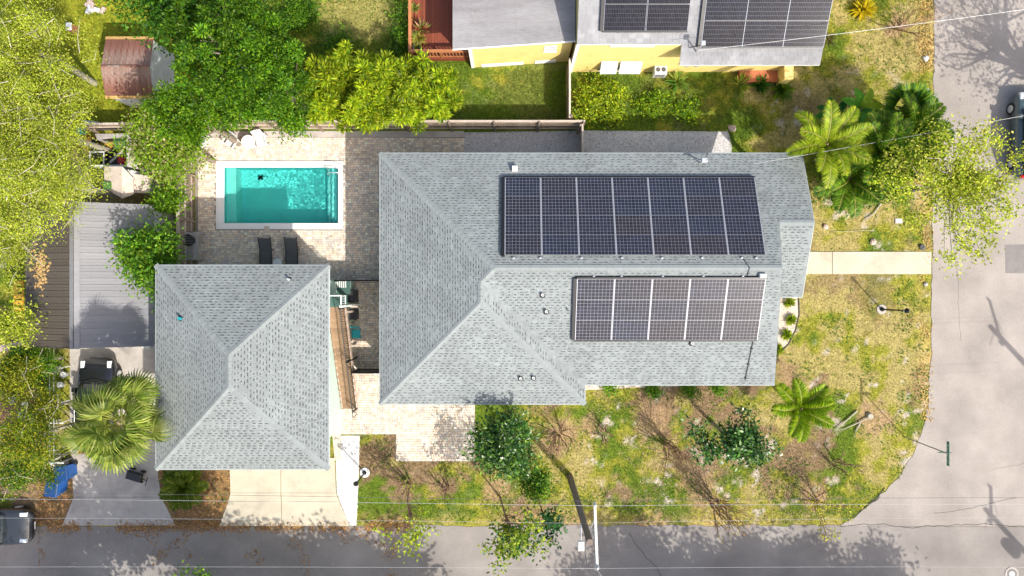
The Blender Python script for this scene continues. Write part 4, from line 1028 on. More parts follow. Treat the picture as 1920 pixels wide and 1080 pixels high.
# dark glossy trees on the front lawn
c = crown_at(948, 832, 4.4); tree('magnolia_tree', 'dark glossy green tree beside the paved patio', (c[0] - .1, c[1] + .1), c, (1.15, 1.25, 1.6), 80, 6500, .19, DEEP + [(.18, .30, .03)], 51, rc=.27, trunk=.12, lm='glossleaf', wl=.45, lumpy=.25, shell=.4)
c = crown_at(1385, 828, 3.6); tree('magnolia_tree', 'dark blue-green tree with ragged crown on the front lawn', (c[0] - .2, c[1] + .2), c, (1.75, 1.1, 1.2), 34, 2900, .2, DEEP, 52, rc=.24, trunk=.1, lm='glossleaf', wl=.45, lumpy=.5, shell=.6)
c = crown_at(1005, 905, 1.5); tree('low_shrub', 'low dark green shrub right of the glossy tree', (c[0], c[1]), c, (.75, .7, .5), 24, 1700, .14, MID + DARK, 53, cat='shrub', rc=.25, trunk=.04)
# sparse trees
c = crown_at(1808, 340, 6.2); tree('sparse_tree', 'open light green tree reaching over the right street', (20.35, 5.0), c, (3.4, 3.1, 1.5), 140, 9800, .13, [(.40, .50, .02), (.5, .54, .04), (.28, .40, .015), (.54, .52, .1)], 61, rc=.24, trunk=.15, barkm='palebark', nlimb=40, lumpy=.3, shell=.6, wl=.55)
c = crown_at(952, 1000, 5.0); tree('sparse_tree', 'thin leggy tree leaning over the bottom street', (-.65, -11.0), (c[0] + .35, c[1] - .15, 5.0), (1.7, 1.5, 1.2), 46, 1100, .2, [(.26, .38, .02), (.36, .42, .03), (.03, .13, .03)], 62, rc=.18, trunk=.06, barkm='twig', nlimb=30, lumpy=.4, shell=.7, wl=.5)
c = crown_at(775, 995, 4.0); tree('sparse_tree', 'sparse green sapling over the kerb below the white gravel', (-5.4, -10.3), c, (1.5, .95, .9), 34, 380, .17, [(.28, .42, .02), (.4, .45, .03)], 63, rc=.2, trunk=.05, barkm='twig', nlimb=22, lumpy=.4, shell=.7)
c = crown_at(1030, 985, 3.6); tree('sparse_tree', 'dark leaved sapling between the kerb and the street lamp', (1.35, -11.1), (c[0] + .1, c[1], 3.6), (.8, .9, .6), 16, 420, .2, [(.02, .1, .03), (.05, .16, .03)], 64, rc=.14, trunk=.04, barkm='twig', nlimb=10, shell=.7)
# bare shrubs
def bare(label, px, py, h, nst, spread, seed, leaves=0, name='bare_tree', lean=(0, 0), pal=None):
    rng = np.random.default_rng(seed); p = P(px, py); t = thing(name, label, 'bare tree', (p.x, p.y, 0), 'bare multi-stem trees on the lawns'); tips = []
    mb = MB()
    def grow(a, d, L, r, lev):
        pts_ = [a]; q = a.copy()
        for s in range(3):
            d2 = (d + Vector(rng.normal(size=3) * .13) + Vector((0, 0, .05))).normalized(); q = q + d2 * L / 3; pts_.append(q.copy()); d = d2
        mb.tube(pts_, [r, r * .85, r * .7, r * .5], 5 if lev == 0 else 3, cap=False)
        if lev < 3:
            for _ in range(3 if lev < 2 else 2):
                st_ = pts_[int(rng.integers(1, 4))]
                nd = (d + Vector(rng.normal(size=3) * (.35 if lev else .28))).normalized(); nd.z = abs(nd.z) + .1
                grow(st_, nd.normalized(), L * rng.uniform(.5, .75), r * .55, lev + 1)
        else: tips.append(pts_[-1])
    for k in range(nst):
        a = 2 * math.pi * k / nst + rng.uniform(-.4, .4); d = Vector((math.cos(a) * spread + lean[0], math.sin(a) * spread + lean[1], 1)).normalized()
        grow(Vector((p.x + .12 * math.cos(a), p.y + .12 * math.sin(a), -.03)), d, h * .42, .042, 0)
    mb.build('branches', MT['twig'], t)
    if leaves:
        n = leaves; k = rng.integers(0, len(tips), n); tp = np.array([list(q) for q in tips])[k] + rng.normal(size=(n, 3)) * .1
        V = leaf_quads(tp, unit(rng.normal(size=(n, 3))), unit(rng.normal(size=(n, 3)) + np.array((0, 0, 1.5))), rng.uniform(.1, .2, n), rng.uniform(.05, .1, n))
        place(bpy.data.objects.new('leaves', quads_mesh('leaves', V, shade(pal or [(.5, .42, .03), (.55, .3, .03), (.35, .4, .03)], n, rng), MT['leaf'])), t)
bare('bare twiggy shrub in a mulch ring right of the glossy tree', 1048, 812, 2.4, 9, .55, 71)
bare('small bare shrub below the house corner', 1133, 813, 1.8, 5, .3, 72)
bare('tall bare tree in the middle of the front lawn', 1250, 832, 4.2, 10, .15, 73)
bare('tall bare tree with a few yellow leaves near the wires', 1335, 938, 4.6, 11, .16, 74, 90)
bare('bare tree at the lower right of the lawn', 1530, 938, 3.0, 5, .2, 75, 260, pal=[(.45, .48, .03), (.5, .42, .05)])
bare('bare sapling below the feather palm', 1562, 868, 2.4, 4, .16, 76)
bare('bare tree left of the glossy tree on the lower lawn', 838, 915, 2.2, 5, .25, 77)
bare('bare shrub in a bark ring at the top right lawn', 1683, 52, 2.8, 5, .5, 78)
bare('bare sapling beside the white gravel bed', 765, 902, 2.6, 5, .2, 79, 40, pal=[(.28, .4, .02)])

# palms
def feather_mesh(L, droop, n, ll, lw, pal, rng, plume=0, rise=.55):
    t = np.linspace(.06, 1, n); x = L * (t - .18 * droop * t ** 2.2); z = L * (rise * t - droop * .75 * t ** 2)
    dx = np.gradient(x); dz = np.gradient(z); ln = np.hypot(dx, dz); tx, tz = dx / ln, dz / ln
    V = []; prof = np.sin(np.pi * np.clip(.12 + .84 * t, 0, 1)) ** .55
    layers = (0,) if not plume else (-plume, 0, plume) if plume < .6 else (-1.4 * plume, -.7 * plume, 0, .6 * plume, 1.2 * plume)
    for s in (-1, 1):
        for lay in layers:
            k = n; pos = np.stack([x, np.zeros(k), z], 1) + np.array((rng.uniform(-.01, .01), 0, 0))
            fwd = np.stack([tx, np.zeros(k), tz], 1); side = np.array((0, s, 0.)) ; up = np.stack([-tz, np.zeros(k), tx], 1)
            d = unit(fwd * rng.uniform(.45, .75, (k, 1)) + side * rng.uniform(.75, 1, (k, 1)) + up * (.18 + lay) - np.array((0, 0, .12)))
            V.append(leaf_quads(pos, d, up + rng.normal(size=(k, 3)) * .15, ll * prof * rng.uniform(.85, 1.1, k), np.full(k, lw), .1))
    V = np.concatenate(V); C = shade(pal, len(V), rng, .8, 1.2)
    rq = []; w = .022
    for i in range(n - 1): rq.append([(x[i], -w, z[i] + .01), (x[i], w, z[i] + .01), (x[i + 1], w * .8, z[i + 1] + .01), (x[i + 1], -w * .8, z[i + 1] + .01)])
    rq.insert(0, [(0, -w * 1.3, 0), (0, w * 1.3, 0), (x[0], w, z[0] + .01), (x[0], -w, z[0] + .01)])
    V = np.concatenate([V, np.array(rq)]); C = np.concatenate([C, np.tile(np.array((.36, .36, .08)), (len(rq), 1))])
    return quads_mesh('frond', V, C, MT['leaf'])
def fan_mesh(Lp, Lf, nseg, pal, rng, droop=.35, spread=2.5):
    V = []; 
    for i in range(nseg):
        a = (i / (nseg - 1) - .5) * 2 * spread * .5 * 1.0; l = Lf * (1 - .25 * abs(a) / spread) * rng.uniform(.9, 1.05)
        d = np.array((math.cos(a), math.sin(a), 0)); s = np.array((-math.sin(a), math.cos(a), 0)); w = .042
        p0 = np.array((Lp, 0, 0.)); zc = .06 * math.cos(a * 2)
        p1 = p0 + d * l * .5 + np.array((0, 0, zc)); p2 = p0 + d * l * .82 + np.array((0, 0, zc - l * droop * .35)); p3 = p0 + d * l + np.array((0, 0, zc - l * droop))
        V.append([p0 - s * .008, p1 - s * w, p1 + s * w, p0 + s * .008]); V.append([p1 - s * w, p2 - s * w * .6, p2 + s * w * .6, p1 + s * w]); V.append([p2 - s * w * .6, p3 - s * .004, p3 + s * .004, p2 + s * w * .6])
    V.append([(0, -.025, 0), (Lp, -.015, .01), (Lp, .015, .01), (0, .025, 0)])
    V = np.array(V); C = np.repeat(shade(pal, nseg, rng, .75, 1.25), 3, axis=0); C = np.concatenate([C, [[.34, .36, .07]]])
    return quads_mesh('frond', V, C, MT['leaf'])
def palm(label, base, top, meshes, nfr, seed, r=.16, pitch=(-.25, 1.15), lean_tw=.0, group=None, boots=True, twist=.5, rows=None):
    rng = np.random.default_rng(seed); t = thing('palm_tree', label, 'palm', (base[0], base[1], 0), group)
    base = Vector((base[0], base[1], -.05)); top = Vector(top); mid = base.lerp(top, .5) + Vector((.05, .03, 0))
    MB().tube([base, base.lerp(top, .12), mid, top], [r * 1.35, r, r * .92, r * .85], 10).build('trunk', MT['palmtrunk'], t, smooth=True)
    if boots:
        MB().lathe([(r * .8, -.5), (r * 1.35, -.2), (r * 1.1, .1), (.03, .25)], 10).build('crown_shaft', MT['palmtrunk'], t, T(*top))
    for k in range(nfr):
        f = (k + .5) / nfr; az = k * 2.39996 + rng.uniform(-.25, .25); el = pitch[0] + (pitch[1] - pitch[0]) * (f ** .9) + rng.uniform(-.1, .1)
        inst('frond', meshes[rng.integers(0, len(meshes))], t, T(*top) @ RZ(az) @ RY(-el) @ RX(rng.uniform(-twist, twist)))
rng = np.random.default_rng(5)
FPAL = [(.25, .33, .04), (.17, .25, .03), (.36, .42, .07), (.09, .16, .02), (.42, .46, .12)]
FAN = [fan_mesh(lp, lf, 26, [tuple(q * k * .8 for q in p_) for p_ in FPAL], rng, d_, 4.3) for lp, lf, d_, k in ((1.35, .88, .35, 1.1), (1.5, .85, .5, .85), (1.2, .9, .6, 1.25), (.9, .9, .4, 1.0), (.7, .85, .45, 1.3), (1.45, .8, .7, .7))]
palm('tall fan palm with a round crown over the parked black car', (-16.95, -5.75), (-16.55, -5.63, 7.1), FAN, 42, 81, .17, (-.6, 1.25), twist=.5)
PL = [(.30, .44, .012), (.20, .36, .01), (.44, .52, .02), (.10, .22, .01)]
FE1 = [feather_mesh(1.8, d_, 64, .47, .034, PL, rng, .65, .4) for d_ in (.55, .75, .65)]
palm('feather palm with plume-like fronds on the front lawn', (P(1486, 757).x, P(1486, 757).y), crown_at(1500, 765, 2.6), FE1, 9, 82, .11, (-.1, .75), twist=.35)
FE2 = [feather_mesh(2.25, d_, 44, .5, .05, [(.33, .42, .016), (.25, .36, .014), (.42, .47, .03), (.15, .26, .012)], rng, .25, .5) for d_ in (.5, .7, .85)]
palm('bright yellow-green feather palm at the house corner', (P(1530, 300).x, P(1530, 300).y), crown_at(1548, 272, 4.6), FE2, 11, 83, .1, (.0, .8), twist=.25, group='palms of the corner clump')
DP = [(.08, .21, .012), (.14, .29, .016), (.24, .37, .02), (.045, .14, .012)]
FE3 = [feather_mesh(2.1, d_, 40, .55, .05, DP + [(.22, .3, .03)], rng, .2, .5) for d_ in (.5, .7, .85)]
palm('dark feather palm in the middle of the corner clump', (P(1625, 300).x, P(1625, 300).y), crown_at(1648, 285, 4.0), FE3, 20, 84, .11, (-.2, 1.0), group='palms of the corner clump')
palm('dark feather palm beside the right street', (P(1680, 260).x, P(1680, 260).y), crown_at(1702, 250, 3.4), FE3, 19, 85, .1, (-.2, 1.0), group='palms of the corner clump')
palm('dark feather palm below the bright one in the corner clump', (P(1575, 335).x, P(1575, 335).y), crown_at(1590, 335, 2.6), FE3, 15, 89, .09, (-.1, .9), group='palms of the corner clump')
FAN2 = [fan_mesh(.55, .8, 26, DP + [(.07, .2, .04)], rng, d_, 3.2) for d_ in (.2, .4)]
palm('dark fan palm at the top of the corner clump', (P(1685, 215).x, P(1685, 215).y), crown_at(1700, 200, 2.8), FAN2, 24, 86, .09, (-.3, 1.2), group='palms of the corner clump')
FEL = [feather_mesh(1.35, d_, 34, .42, .04, [(.10, .19, .015), (.16, .25, .02), (.24, .28, .03), (.05, .12, .01)], rng, .3, .6) for d_ in (.5, .8)]
palm('low dark feathery cycad between the two driveways', (P(358, 905).x, P(358, 905).y), (P(358, 905).x, P(358, 905).y, .55), FEL, 26, 87, .16, (.0, 1.0), boots=False)
palm('small spiky palm in the garden below the brown roof', (P(55, 688).x, P(55, 688).y), crown_at(55, 685, 1.8), FAN2, 16, 88, .07, (.0, 1.2))
# broad-leaved banana plants in the corner clump
def big_leaf_plant(label, px, py, z, n, L, seed, pal):
    rng = np.random.default_rng(seed); p = P(px, py, z); t = thing('broad_leaf_plant', label, 'plant', (p.x, p.y, 0), 'broad-leaved plants of the corner clump')
    MB().tube([(p.x, p.y, -.03), (p.x + .03, p.y, z * .6), (p.x, p.y, z)], [.09, .07, .05], 8).build('stem', MT['bark'], t)
    for k in range(n):
        ns = 7; V = []; w = L * .17; tt = np.linspace(0, 1, ns); c = np.array(pal[rng.integers(0, len(pal))]) * rng.uniform(.8, 1.2)
        x = L * tt * (1 - .15 * tt); zz = L * (.5 * tt - .55 * tt ** 2); ww = w * np.sin(np.pi * np.clip(.08 + .9 * tt, 0, 1)) ** .6
        for i in range(ns - 1):
            for s in (-1, 1): V.append([(x[i], 0, zz[i]), (x[i + 1], 0, zz[i + 1]), (x[i + 1], s * ww[i + 1], zz[i + 1] + .3 * ww[i + 1]), (x[i], s * ww[i], zz[i] + .3 * ww[i])])
        me = quads_mesh('leaf', np.array(V), np.tile(c, (len(V), 1)), MT['leaf']); inst('leaf', me, t, T(p.x, p.y, z - .1) @ RZ(k * 2.4 + rng.uniform(-.3, .3)) @ RY(-rng.uniform(-.1, .7)))
big_leaf_plant('broad-leaved plant with bright leaves at the top of the corner clump', 1615, 205, 2.2, 8, 1.3, 91, [(.10, .3, .02), (.05, .2, .02), (.25, .38, .02)])
big_leaf_plant('dark broad-leaved plant left in the corner clump', 1565, 215, 1.8, 8, 1.1, 92, [(.02, .13, .02), (.03, .17, .02)])
big_leaf_plant('broad-leaved plant in the heart of the corner clump', 1655, 250, 2.9, 7, 1.2, 93, [(.06, .22, .02), (.2, .34, .02)])
c = crown_at(1610, 355, 1.6); tree('clump_shrub', 'loose shrub at the foot of the corner palms', (c[0], c[1]), c, (1.9, .7, .7), 50, 3600, .17, DARK + MID, 94, cat='shrub', rc=.3, trunk=.05)
c = crown_at(1700, 300, 1.5); tree('clump_shrub', 'yellow-green shrub between the palms and the right street', (c[0], c[1]), c, (1.0, 1.0, .7), 40, 2600, .15, MID + YEL, 95, cat='shrub', rc=.28, trunk=.05)
c = crown_at(1590, 330, 2.0)
# plants along the yellow house, lawn shrubs and the bed
def tuft(label, px, py, r, n, pal, seed, h=.5, name='strappy_plant', cat='plant', group=None, wl=.14, z=0.):
    rng = np.random.default_rng(seed); p = P(px, py, z); t = thing(name, label, cat, (p.x, p.y, z), group)
    az = rng.uniform(0, 6.28, n); el = rng.uniform(.15, 1.35, n); d = np.stack([np.cos(az) * np.cos(el), np.sin(az) * np.cos(el), np.sin(el)], 1)
    L = r * rng.uniform(.7, 1.15, n); pos = np.tile(np.array((p.x, p.y, z + .03)), (n, 1)) + rng.normal(size=(n, 3)) * .03 * np.array((1, 1, 0))
    V = leaf_quads(pos, d, np.tile(np.array((0, 0, 1.)), (n, 1)) + rng.normal(size=(n, 3)) * .2, L, L * wl)
    place(bpy.data.objects.new('leaves', quads_mesh('leaves', V, shade(pal, n, rng), MT['leaf'])), t)
    MB().lathe([(.05, -.02), (.06, .05), (.03, .12)], 8).build('stem', MT['bark'], t, T(p.x, p.y, z))
for k, (px, py, lab) in enumerate(((1479, 567, 'topmost of the small bright plants in the bed by the house'), (1482, 599, 'second bright plant down in the bed by the house'), (1473, 627, 'third bright plant down in the bed by the house'), (1457, 655, 'lowest bright plant in the bed by the house'))):
    tuft(lab, px, py, .36, 90, [(.3, .42, .02), (.16, .3, .02), (.42, .45, .03)], 100 + k, group='bright plants in the curved bed', wl=.3, name='bed_plant')
tuft('dark palm-like plant under the wall of the yellow house', 1268, 155, .8, 60, [(.1, .24, .03), (.3, .36, .06)], 110)
tuft('spiky plant right of the middle of the yellow house wall', 1385, 160, .8, 60, [(.16, .28, .03), (.3, .3, .05)], 111)
tuft('dark green plant near the right end of the yellow house wall', 1424, 160, .6, 70, [(.04, .16, .02), (.09, .2, .02)], 112, wl=.3)
tuft('green tuft near the end wall of the yellow house', 1465, 170, .7, 90, [(.08, .2, .02), (.2, .3, .02)], 113, wl=.25)
tuft('small dry tuft beside the roof corner of the yellow house', 1553, 75, .5, 50, [(.2, .18, .05), (.1, .12, .03)], 114)
tuft('yellow leafed plant at the top edge of the right lawn', 1615, 20, .75, 120, [(.6, .45, .01), (.5, .42, .02)], 115, wl=.2)
for k, (px, py, rx_, ry_, z, n, lab) in enumerate(((1135, 175, 1.1, .7, .7, 3000, 'lime green low shrub below the white awnings'), (1105, 205, .7, .6, .5, 1500, 'small lime shrub beside the fence post'), (1150, 210, .5, .6, .5, 900, 'ragged lime shrub above the gravel strip'),
                                                   (1225, 195, .8, .5, .4, 1500, 'mid green low shrub below the yellow wall'), (1290, 205, .6, .4, .35, 900, 'small green shrub in the strip by the yellow house'))):
    c = crown_at(px, py, z); tree('low_shrub', lab, (c[0], c[1]), c, (rx_, ry_, z * .6), 26, n, .13, (LIME if k < 3 else MID + LIME[:2]), 120 + k, cat='shrub', rc=.24, trunk=.03, group='low shrubs by the yellow house')
for k, (px, py, r, lab) in enumerate(((1296, 734, .38, 'round green shrub against the south wall'), (1140, 728, .42, 'spreading green shrub at the inner house corner'), (1347, 728, .3, 'small green shrub at the right of the south wall'), (1225, 733, .3, 'small green shrub in the middle of the south wall'))):
    c = crown_at(px, py, .4); tree('wall_shrub', lab, (c[0], c[1]), c, (r, r * .8, .35), 12, 500, .12, MID, 130 + k, cat='shrub', rc=.14, trunk=.025, group='small shrubs along the south wall')
for k, (px, py, rx_, n, lab) in enumerate(((560, 22, .9, 2200, 'leafy weed bush at the top of the back lawn'), (512, 45, .7, 1500, 'green weed bush beside the big dark tree'), (640, 82, .8, 1600, 'low weed bush behind the lime shrubs'), (748, 60, .55, 1500, 'dark bush against the red deck'))):
    c = crown_at(px, py, .6); tree('weed_bush', lab, (c[0], c[1]), c, (rx_, rx_ * (1 if k < 3 else 2.6), .45), 30, n, .12, MID + DARK[:2], 160 + k, cat='shrub', rc=.22, trunk=.03, group='bushes on the back lawn')
# the tall trees across the street, outside the picture: their shade falls on the asphalt
for k, (x, y, z, r, n, lab) in enumerate(((-13.9, -16.9, 8.2, 3.6, 9500, 'tall tree across the street opposite the old driveway'), (-9.0, -21.0, 8.4, 3.6, 9500, 'tall tree across the street opposite the pale driveway'), (-2.6, -21.6, 8.2, 3.6, 9500, 'tall tree across the street left of the utility pole'),
                                          (-19.5, -20.8, 8.2, 3.4, 8000, 'tall tree across the street at the far left'), (12.2, -21.8, 8.2, 3.5, 8000, 'tall tree across the street right of the utility pole'), (18.2, -22.2, 8.6, 3.5, 8000, 'tall tree across the street below the lawn corner'), (24.0, -22.3, 8.6, 2.7, 5200, 'tall tree across the street near the crossing'))):
    tree('street_tree', lab, (x, min(y - .3, -19.6)), (x, y, z), (r, r * .92, 2.2), 120, int(n * 1.7), .3, MID + LIME[:1], 140 + k, rc=.42, trunk=.25, lumpy=.35, shell=.5, group='trees across the bottom street', nlimb=24)
tree('street_tree', 'leafy bough reaching in over the street at the bottom edge', (-13.2, -19.4), (-14.0, -13.3, 7.4), (1.25, 1.6, .8), 40, 2600, .16, MID, 149, rc=.25, trunk=.12, group='trees across the bottom street')
tree('street_tree', 'bare limbed tree beyond the right street', (30.5, 8.0), (30.0, 8.3, 8.0), (4.0, 3.6, 2.2), 70, 2600, .18, MID, 150, rc=.35, trunk=.28, lumpy=.3, shell=.6, nlimb=46, twigs=50)

# ------------------------------------------------------------------ grass, gravel, fallen leaves
BLOCK = [[(XW, YS1), (XE1, YS1), (XE1, YS2), (XE, YS2), (XE, YPS), (XPE, YPS), (XPE, YN), (XW, YN)], [(gx0, gy0), (gx1, gy0), (gx1, gy1), (gx0, gy1)],
         [(-16.7, .3), (-5.5, .3), (-5.5, 5.8), (-2.5, 5.8), (-2.5, 8.4), (-16.7, 8.4)], [(-9.35, -7.72), (-6.13, -7.72), (-6.13, -9.14), (-1.95, -9.14), (-1.95, -4.5), (-9.1, -4.5), (-9.1, .3), (-9.35, -5)],
         DRIVE1, DRIVE2, BED_W, BED_E, GRAVEL_N, pts([(1490, 471), (1748, 471), (1748, 515), (1490, 515)]), [(-2.1, 11.6), (14.2, 11.3), (14.2, 22), (-2.1, 22)], [(-5.25, 11.95), (-2, 11.95), (-2, 20), (-5.25, 20)], [(bx0, by0), (bx1, by0), (bx1, by1), (bx0, by1)],
         [(sx0_, sy0_), (sx1_, sy0_), (sx1_, sy1_), (sx0_, sy1_)], [(-24, 4), (-17, 4), (-17, 8.3), (-24, 8.3)]]
def free(x, y, extra=()):
    ok = (x < 22.0) & (y > RY0 + .08) & ~((x > 14) & inpoly(x, y, [(35, 0)] + [(22.3, 0)] + corner + [(35, -20)]))
    for q in BLOCK + list(extra): ok &= ~inpoly(x, y, q)
    return ok
rng = np.random.default_rng(77)
N = 700000
x = rng.uniform(-28, 22.1, N); y = rng.uniform(-12.6, 16, N); ok = free(x, y); x, y = x[ok], y[ok]
gc = ground_colour(x, y)
green = gc[:, 1] / (gc[:, 0] + gc[:, 1] + gc[:, 2] + 1e-6)
keep = rng.random(len(x)) < np.clip((green - .33) * 5.5, .3, 1.0) * np.where(gc.sum(1) > 1.3, .12, 1); x, y, gc = x[keep], y[keep], gc[keep]
n = len(x); az = rng.uniform(0, 6.28, n); L = rng.uniform(.05, .16, n) * (1 + .6 * (y > 7)); lean = rng.uniform(.4, 1.2, n); w = rng.uniform(.008, .018, n)
dx, dy = np.cos(az), np.sin(az); b0 = np.stack([x - dy * w, y + dx * w, np.full(n, -.03)], 1); b1 = np.stack([x + dy * w, y - dx * w, np.full(n, -.03)], 1)
tp = np.stack([x + dx * L * lean, y + dy * L * lean, -.02 + L * rng.uniform(.3, .8, n)], 1)
tone = rng.uniform(.55, 1.5, (n, 1)); cc = np.clip(gc * np.array((.95, 1.1, .8)) * tone, .005, .7)
tag(place(bpy.data.objects.new('grass', quads_mesh('grass', np.stack([b0, b1, tp], 1), cc, MT['grass']))), 'patchy green and straw coloured grass of the lawns', 'grass', kind='stuff')
# broad weeds
N = 60000; x = rng.uniform(-28, 22, N); y = rng.uniform(-12.6, 16, N); w_ = fbm(x, y, 1.1, 41); ok = free(x, y) & (w_ > .57); x, y = x[ok], y[ok]; n = len(x)
V = leaf_quads(np.stack([x, y, np.full(n, .0)], 1), unit(np.stack([rng.normal(size=n), rng.normal(size=n), rng.uniform(.1, .6, n)], 1)), np.tile((0, 0, 1.), (n, 1)), rng.uniform(.07, .17, n), rng.uniform(.04, .08, n))
tag(place(bpy.data.objects.new('weeds', quads_mesh('weeds', V, shade([(.11, .22, .02), (.17, .27, .025), (.27, .32, .035), (.07, .15, .02)], n, rng), MT['leaf']))), 'clumps of broad-leaved green weeds in the lawns', 'weeds', kind='stuff')
# pebbles
def pebbles(name, poly, n, size, pal, label, seed):
    rng = np.random.default_rng(seed); px_ = np.array(poly); x = rng.uniform(px_[:, 0].min(), px_[:, 0].max(), n); y = rng.uniform(px_[:, 1].min(), px_[:, 1].max(), n); ok = inpoly(x, y, poly); x, y = x[ok], y[ok]; n = len(x)
    s = size * rng.uniform(.5, 1.4, n); a = rng.uniform(0, 6.28, n); z = .008 + s * rng.uniform(.35, .8, n); c = shade(pal, n, rng, .75, 1.15); V = []; C = []
    rim = [np.stack([x + s * np.cos(a + k * 1.5708) * (1 if k % 2 else .75), y + s * np.sin(a + k * 1.5708) * (1 if k % 2 else .75), np.full(n, .006)], 1) for k in range(4)]; top = np.stack([x, y, z], 1)
    V = np.concatenate([np.stack([rim[k], rim[(k + 1) % 4], top], 1) for k in range(4)]); C = np.concatenate([c] * 4)
    tag(place(bpy.data.objects.new(name, quads_mesh(name, V, C, MT['stone']))), label, 'gravel', kind='stuff')
pebbles('white_gravel', BED_W, 6000, .035, [(.8, .78, .76), (.7, .68, .66), (.6, .57, .55)], 'bright white gravel strip beside the pale driveway', 1)
pebbles('grey_gravel', GRAVEL_N, 14000, .035, [(.46, .44, .44), (.58, .56, .55), (.34, .32, .32)], 'grey gravel strip in the shade north of the main house', 2)
pebbles('shell_gravel', BED_E, 3000, .03, [(.6, .5, .42), (.7, .62, .55), (.45, .36, .3)], 'pinkish shell gravel in the curved bed by the house', 3)
# fallen leaves: along the kerb, under the trees, on the street
def litter(name, x, y, z, pal, label, seed, s0=.03, s1=.07):
    rng = np.random.default_rng(seed); n = len(x); a = rng.uniform(0, 6.28, n); s = rng.uniform(s0, s1, n)
    V = leaf_quads(np.stack([x, y, z + rng.uniform(.002, .02, n)], 1), np.stack([np.cos(a), np.sin(a), rng.uniform(-.05, .25, n)], 1), np.tile((0, 0, 1.), (n, 1)) + rng.normal(size=(n, 3)) * .2, s * 1.5, s)
    tag(place(bpy.data.objects.new(name, quads_mesh(name, V, shade(pal, n, rng, .6, 1.2), MT['litter']))), label, 'leaves', kind='stuff')
OR = [(.45, .22, .06), (.34, .16, .06), (.5, .33, .12), (.25, .13, .07)]
N = 5500; x = rng.uniform(-26, -4, N); y = RY0 + rng.normal(size=N) * .16 - .02; k = fbm(x, y * 0, .9, 51) > .42; x, y = x[k], y[k]; litter('fallen_leaves', x, y, .014, OR, 'rusty fallen leaves along the kerb of the bottom street', 1)
N = 5000; x = rng.uniform(-25, -6, N); y = rng.uniform(-15.5, -12.6, N); k = fbm(x, y, .8, 53) > .62; x, y = x[k], y[k]; litter('fallen_leaves', x, y, .01, OR, 'rusty leaves scattered on the shaded bottom street', 2)
N = 9000; x = rng.uniform(-25, -13.5, N); y = rng.uniform(-12.4, -9.2, N); k = ~inpoly(x, y, DRIVE1) & ~inpoly(x, y, DRIVE2) & (y < gy0 - .4); x, y = x[k], y[k]; litter('fallen_leaves', x, y, .006, OR, 'brown leaves on the soil beside the old driveway', 3)
N = 5000; x = rng.normal(size=N) * .25 + 21.8; y = rng.uniform(-7, 16, N); k = (x < 22.25) & (fbm(x, y, .8, 61) > .47) & (rng.random(N) < np.where(y > 6, .9, .45)); x, y = x[k], y[k]; litter('fallen_leaves', x, y, .014, [(.55, .33, .08), (.5, .4, .12), (.35, .2, .08)], 'ochre fallen leaves along the kerb of the right street', 4)
N = 16000; x = rng.uniform(-2, 16, N); y = rng.uniform(-12.4, -4.6, N); k = free(x, y) & (fbm(x, y, .6, 57) > .5); x, y = x[k], y[k]; litter('fallen_leaves', x, y, -.02, [(.3, .19, .1), (.42, .3, .17), (.2, .12, .07), (.55, .45, .3)], 'brown leaf litter over the front lawn', 5, .02, .05)
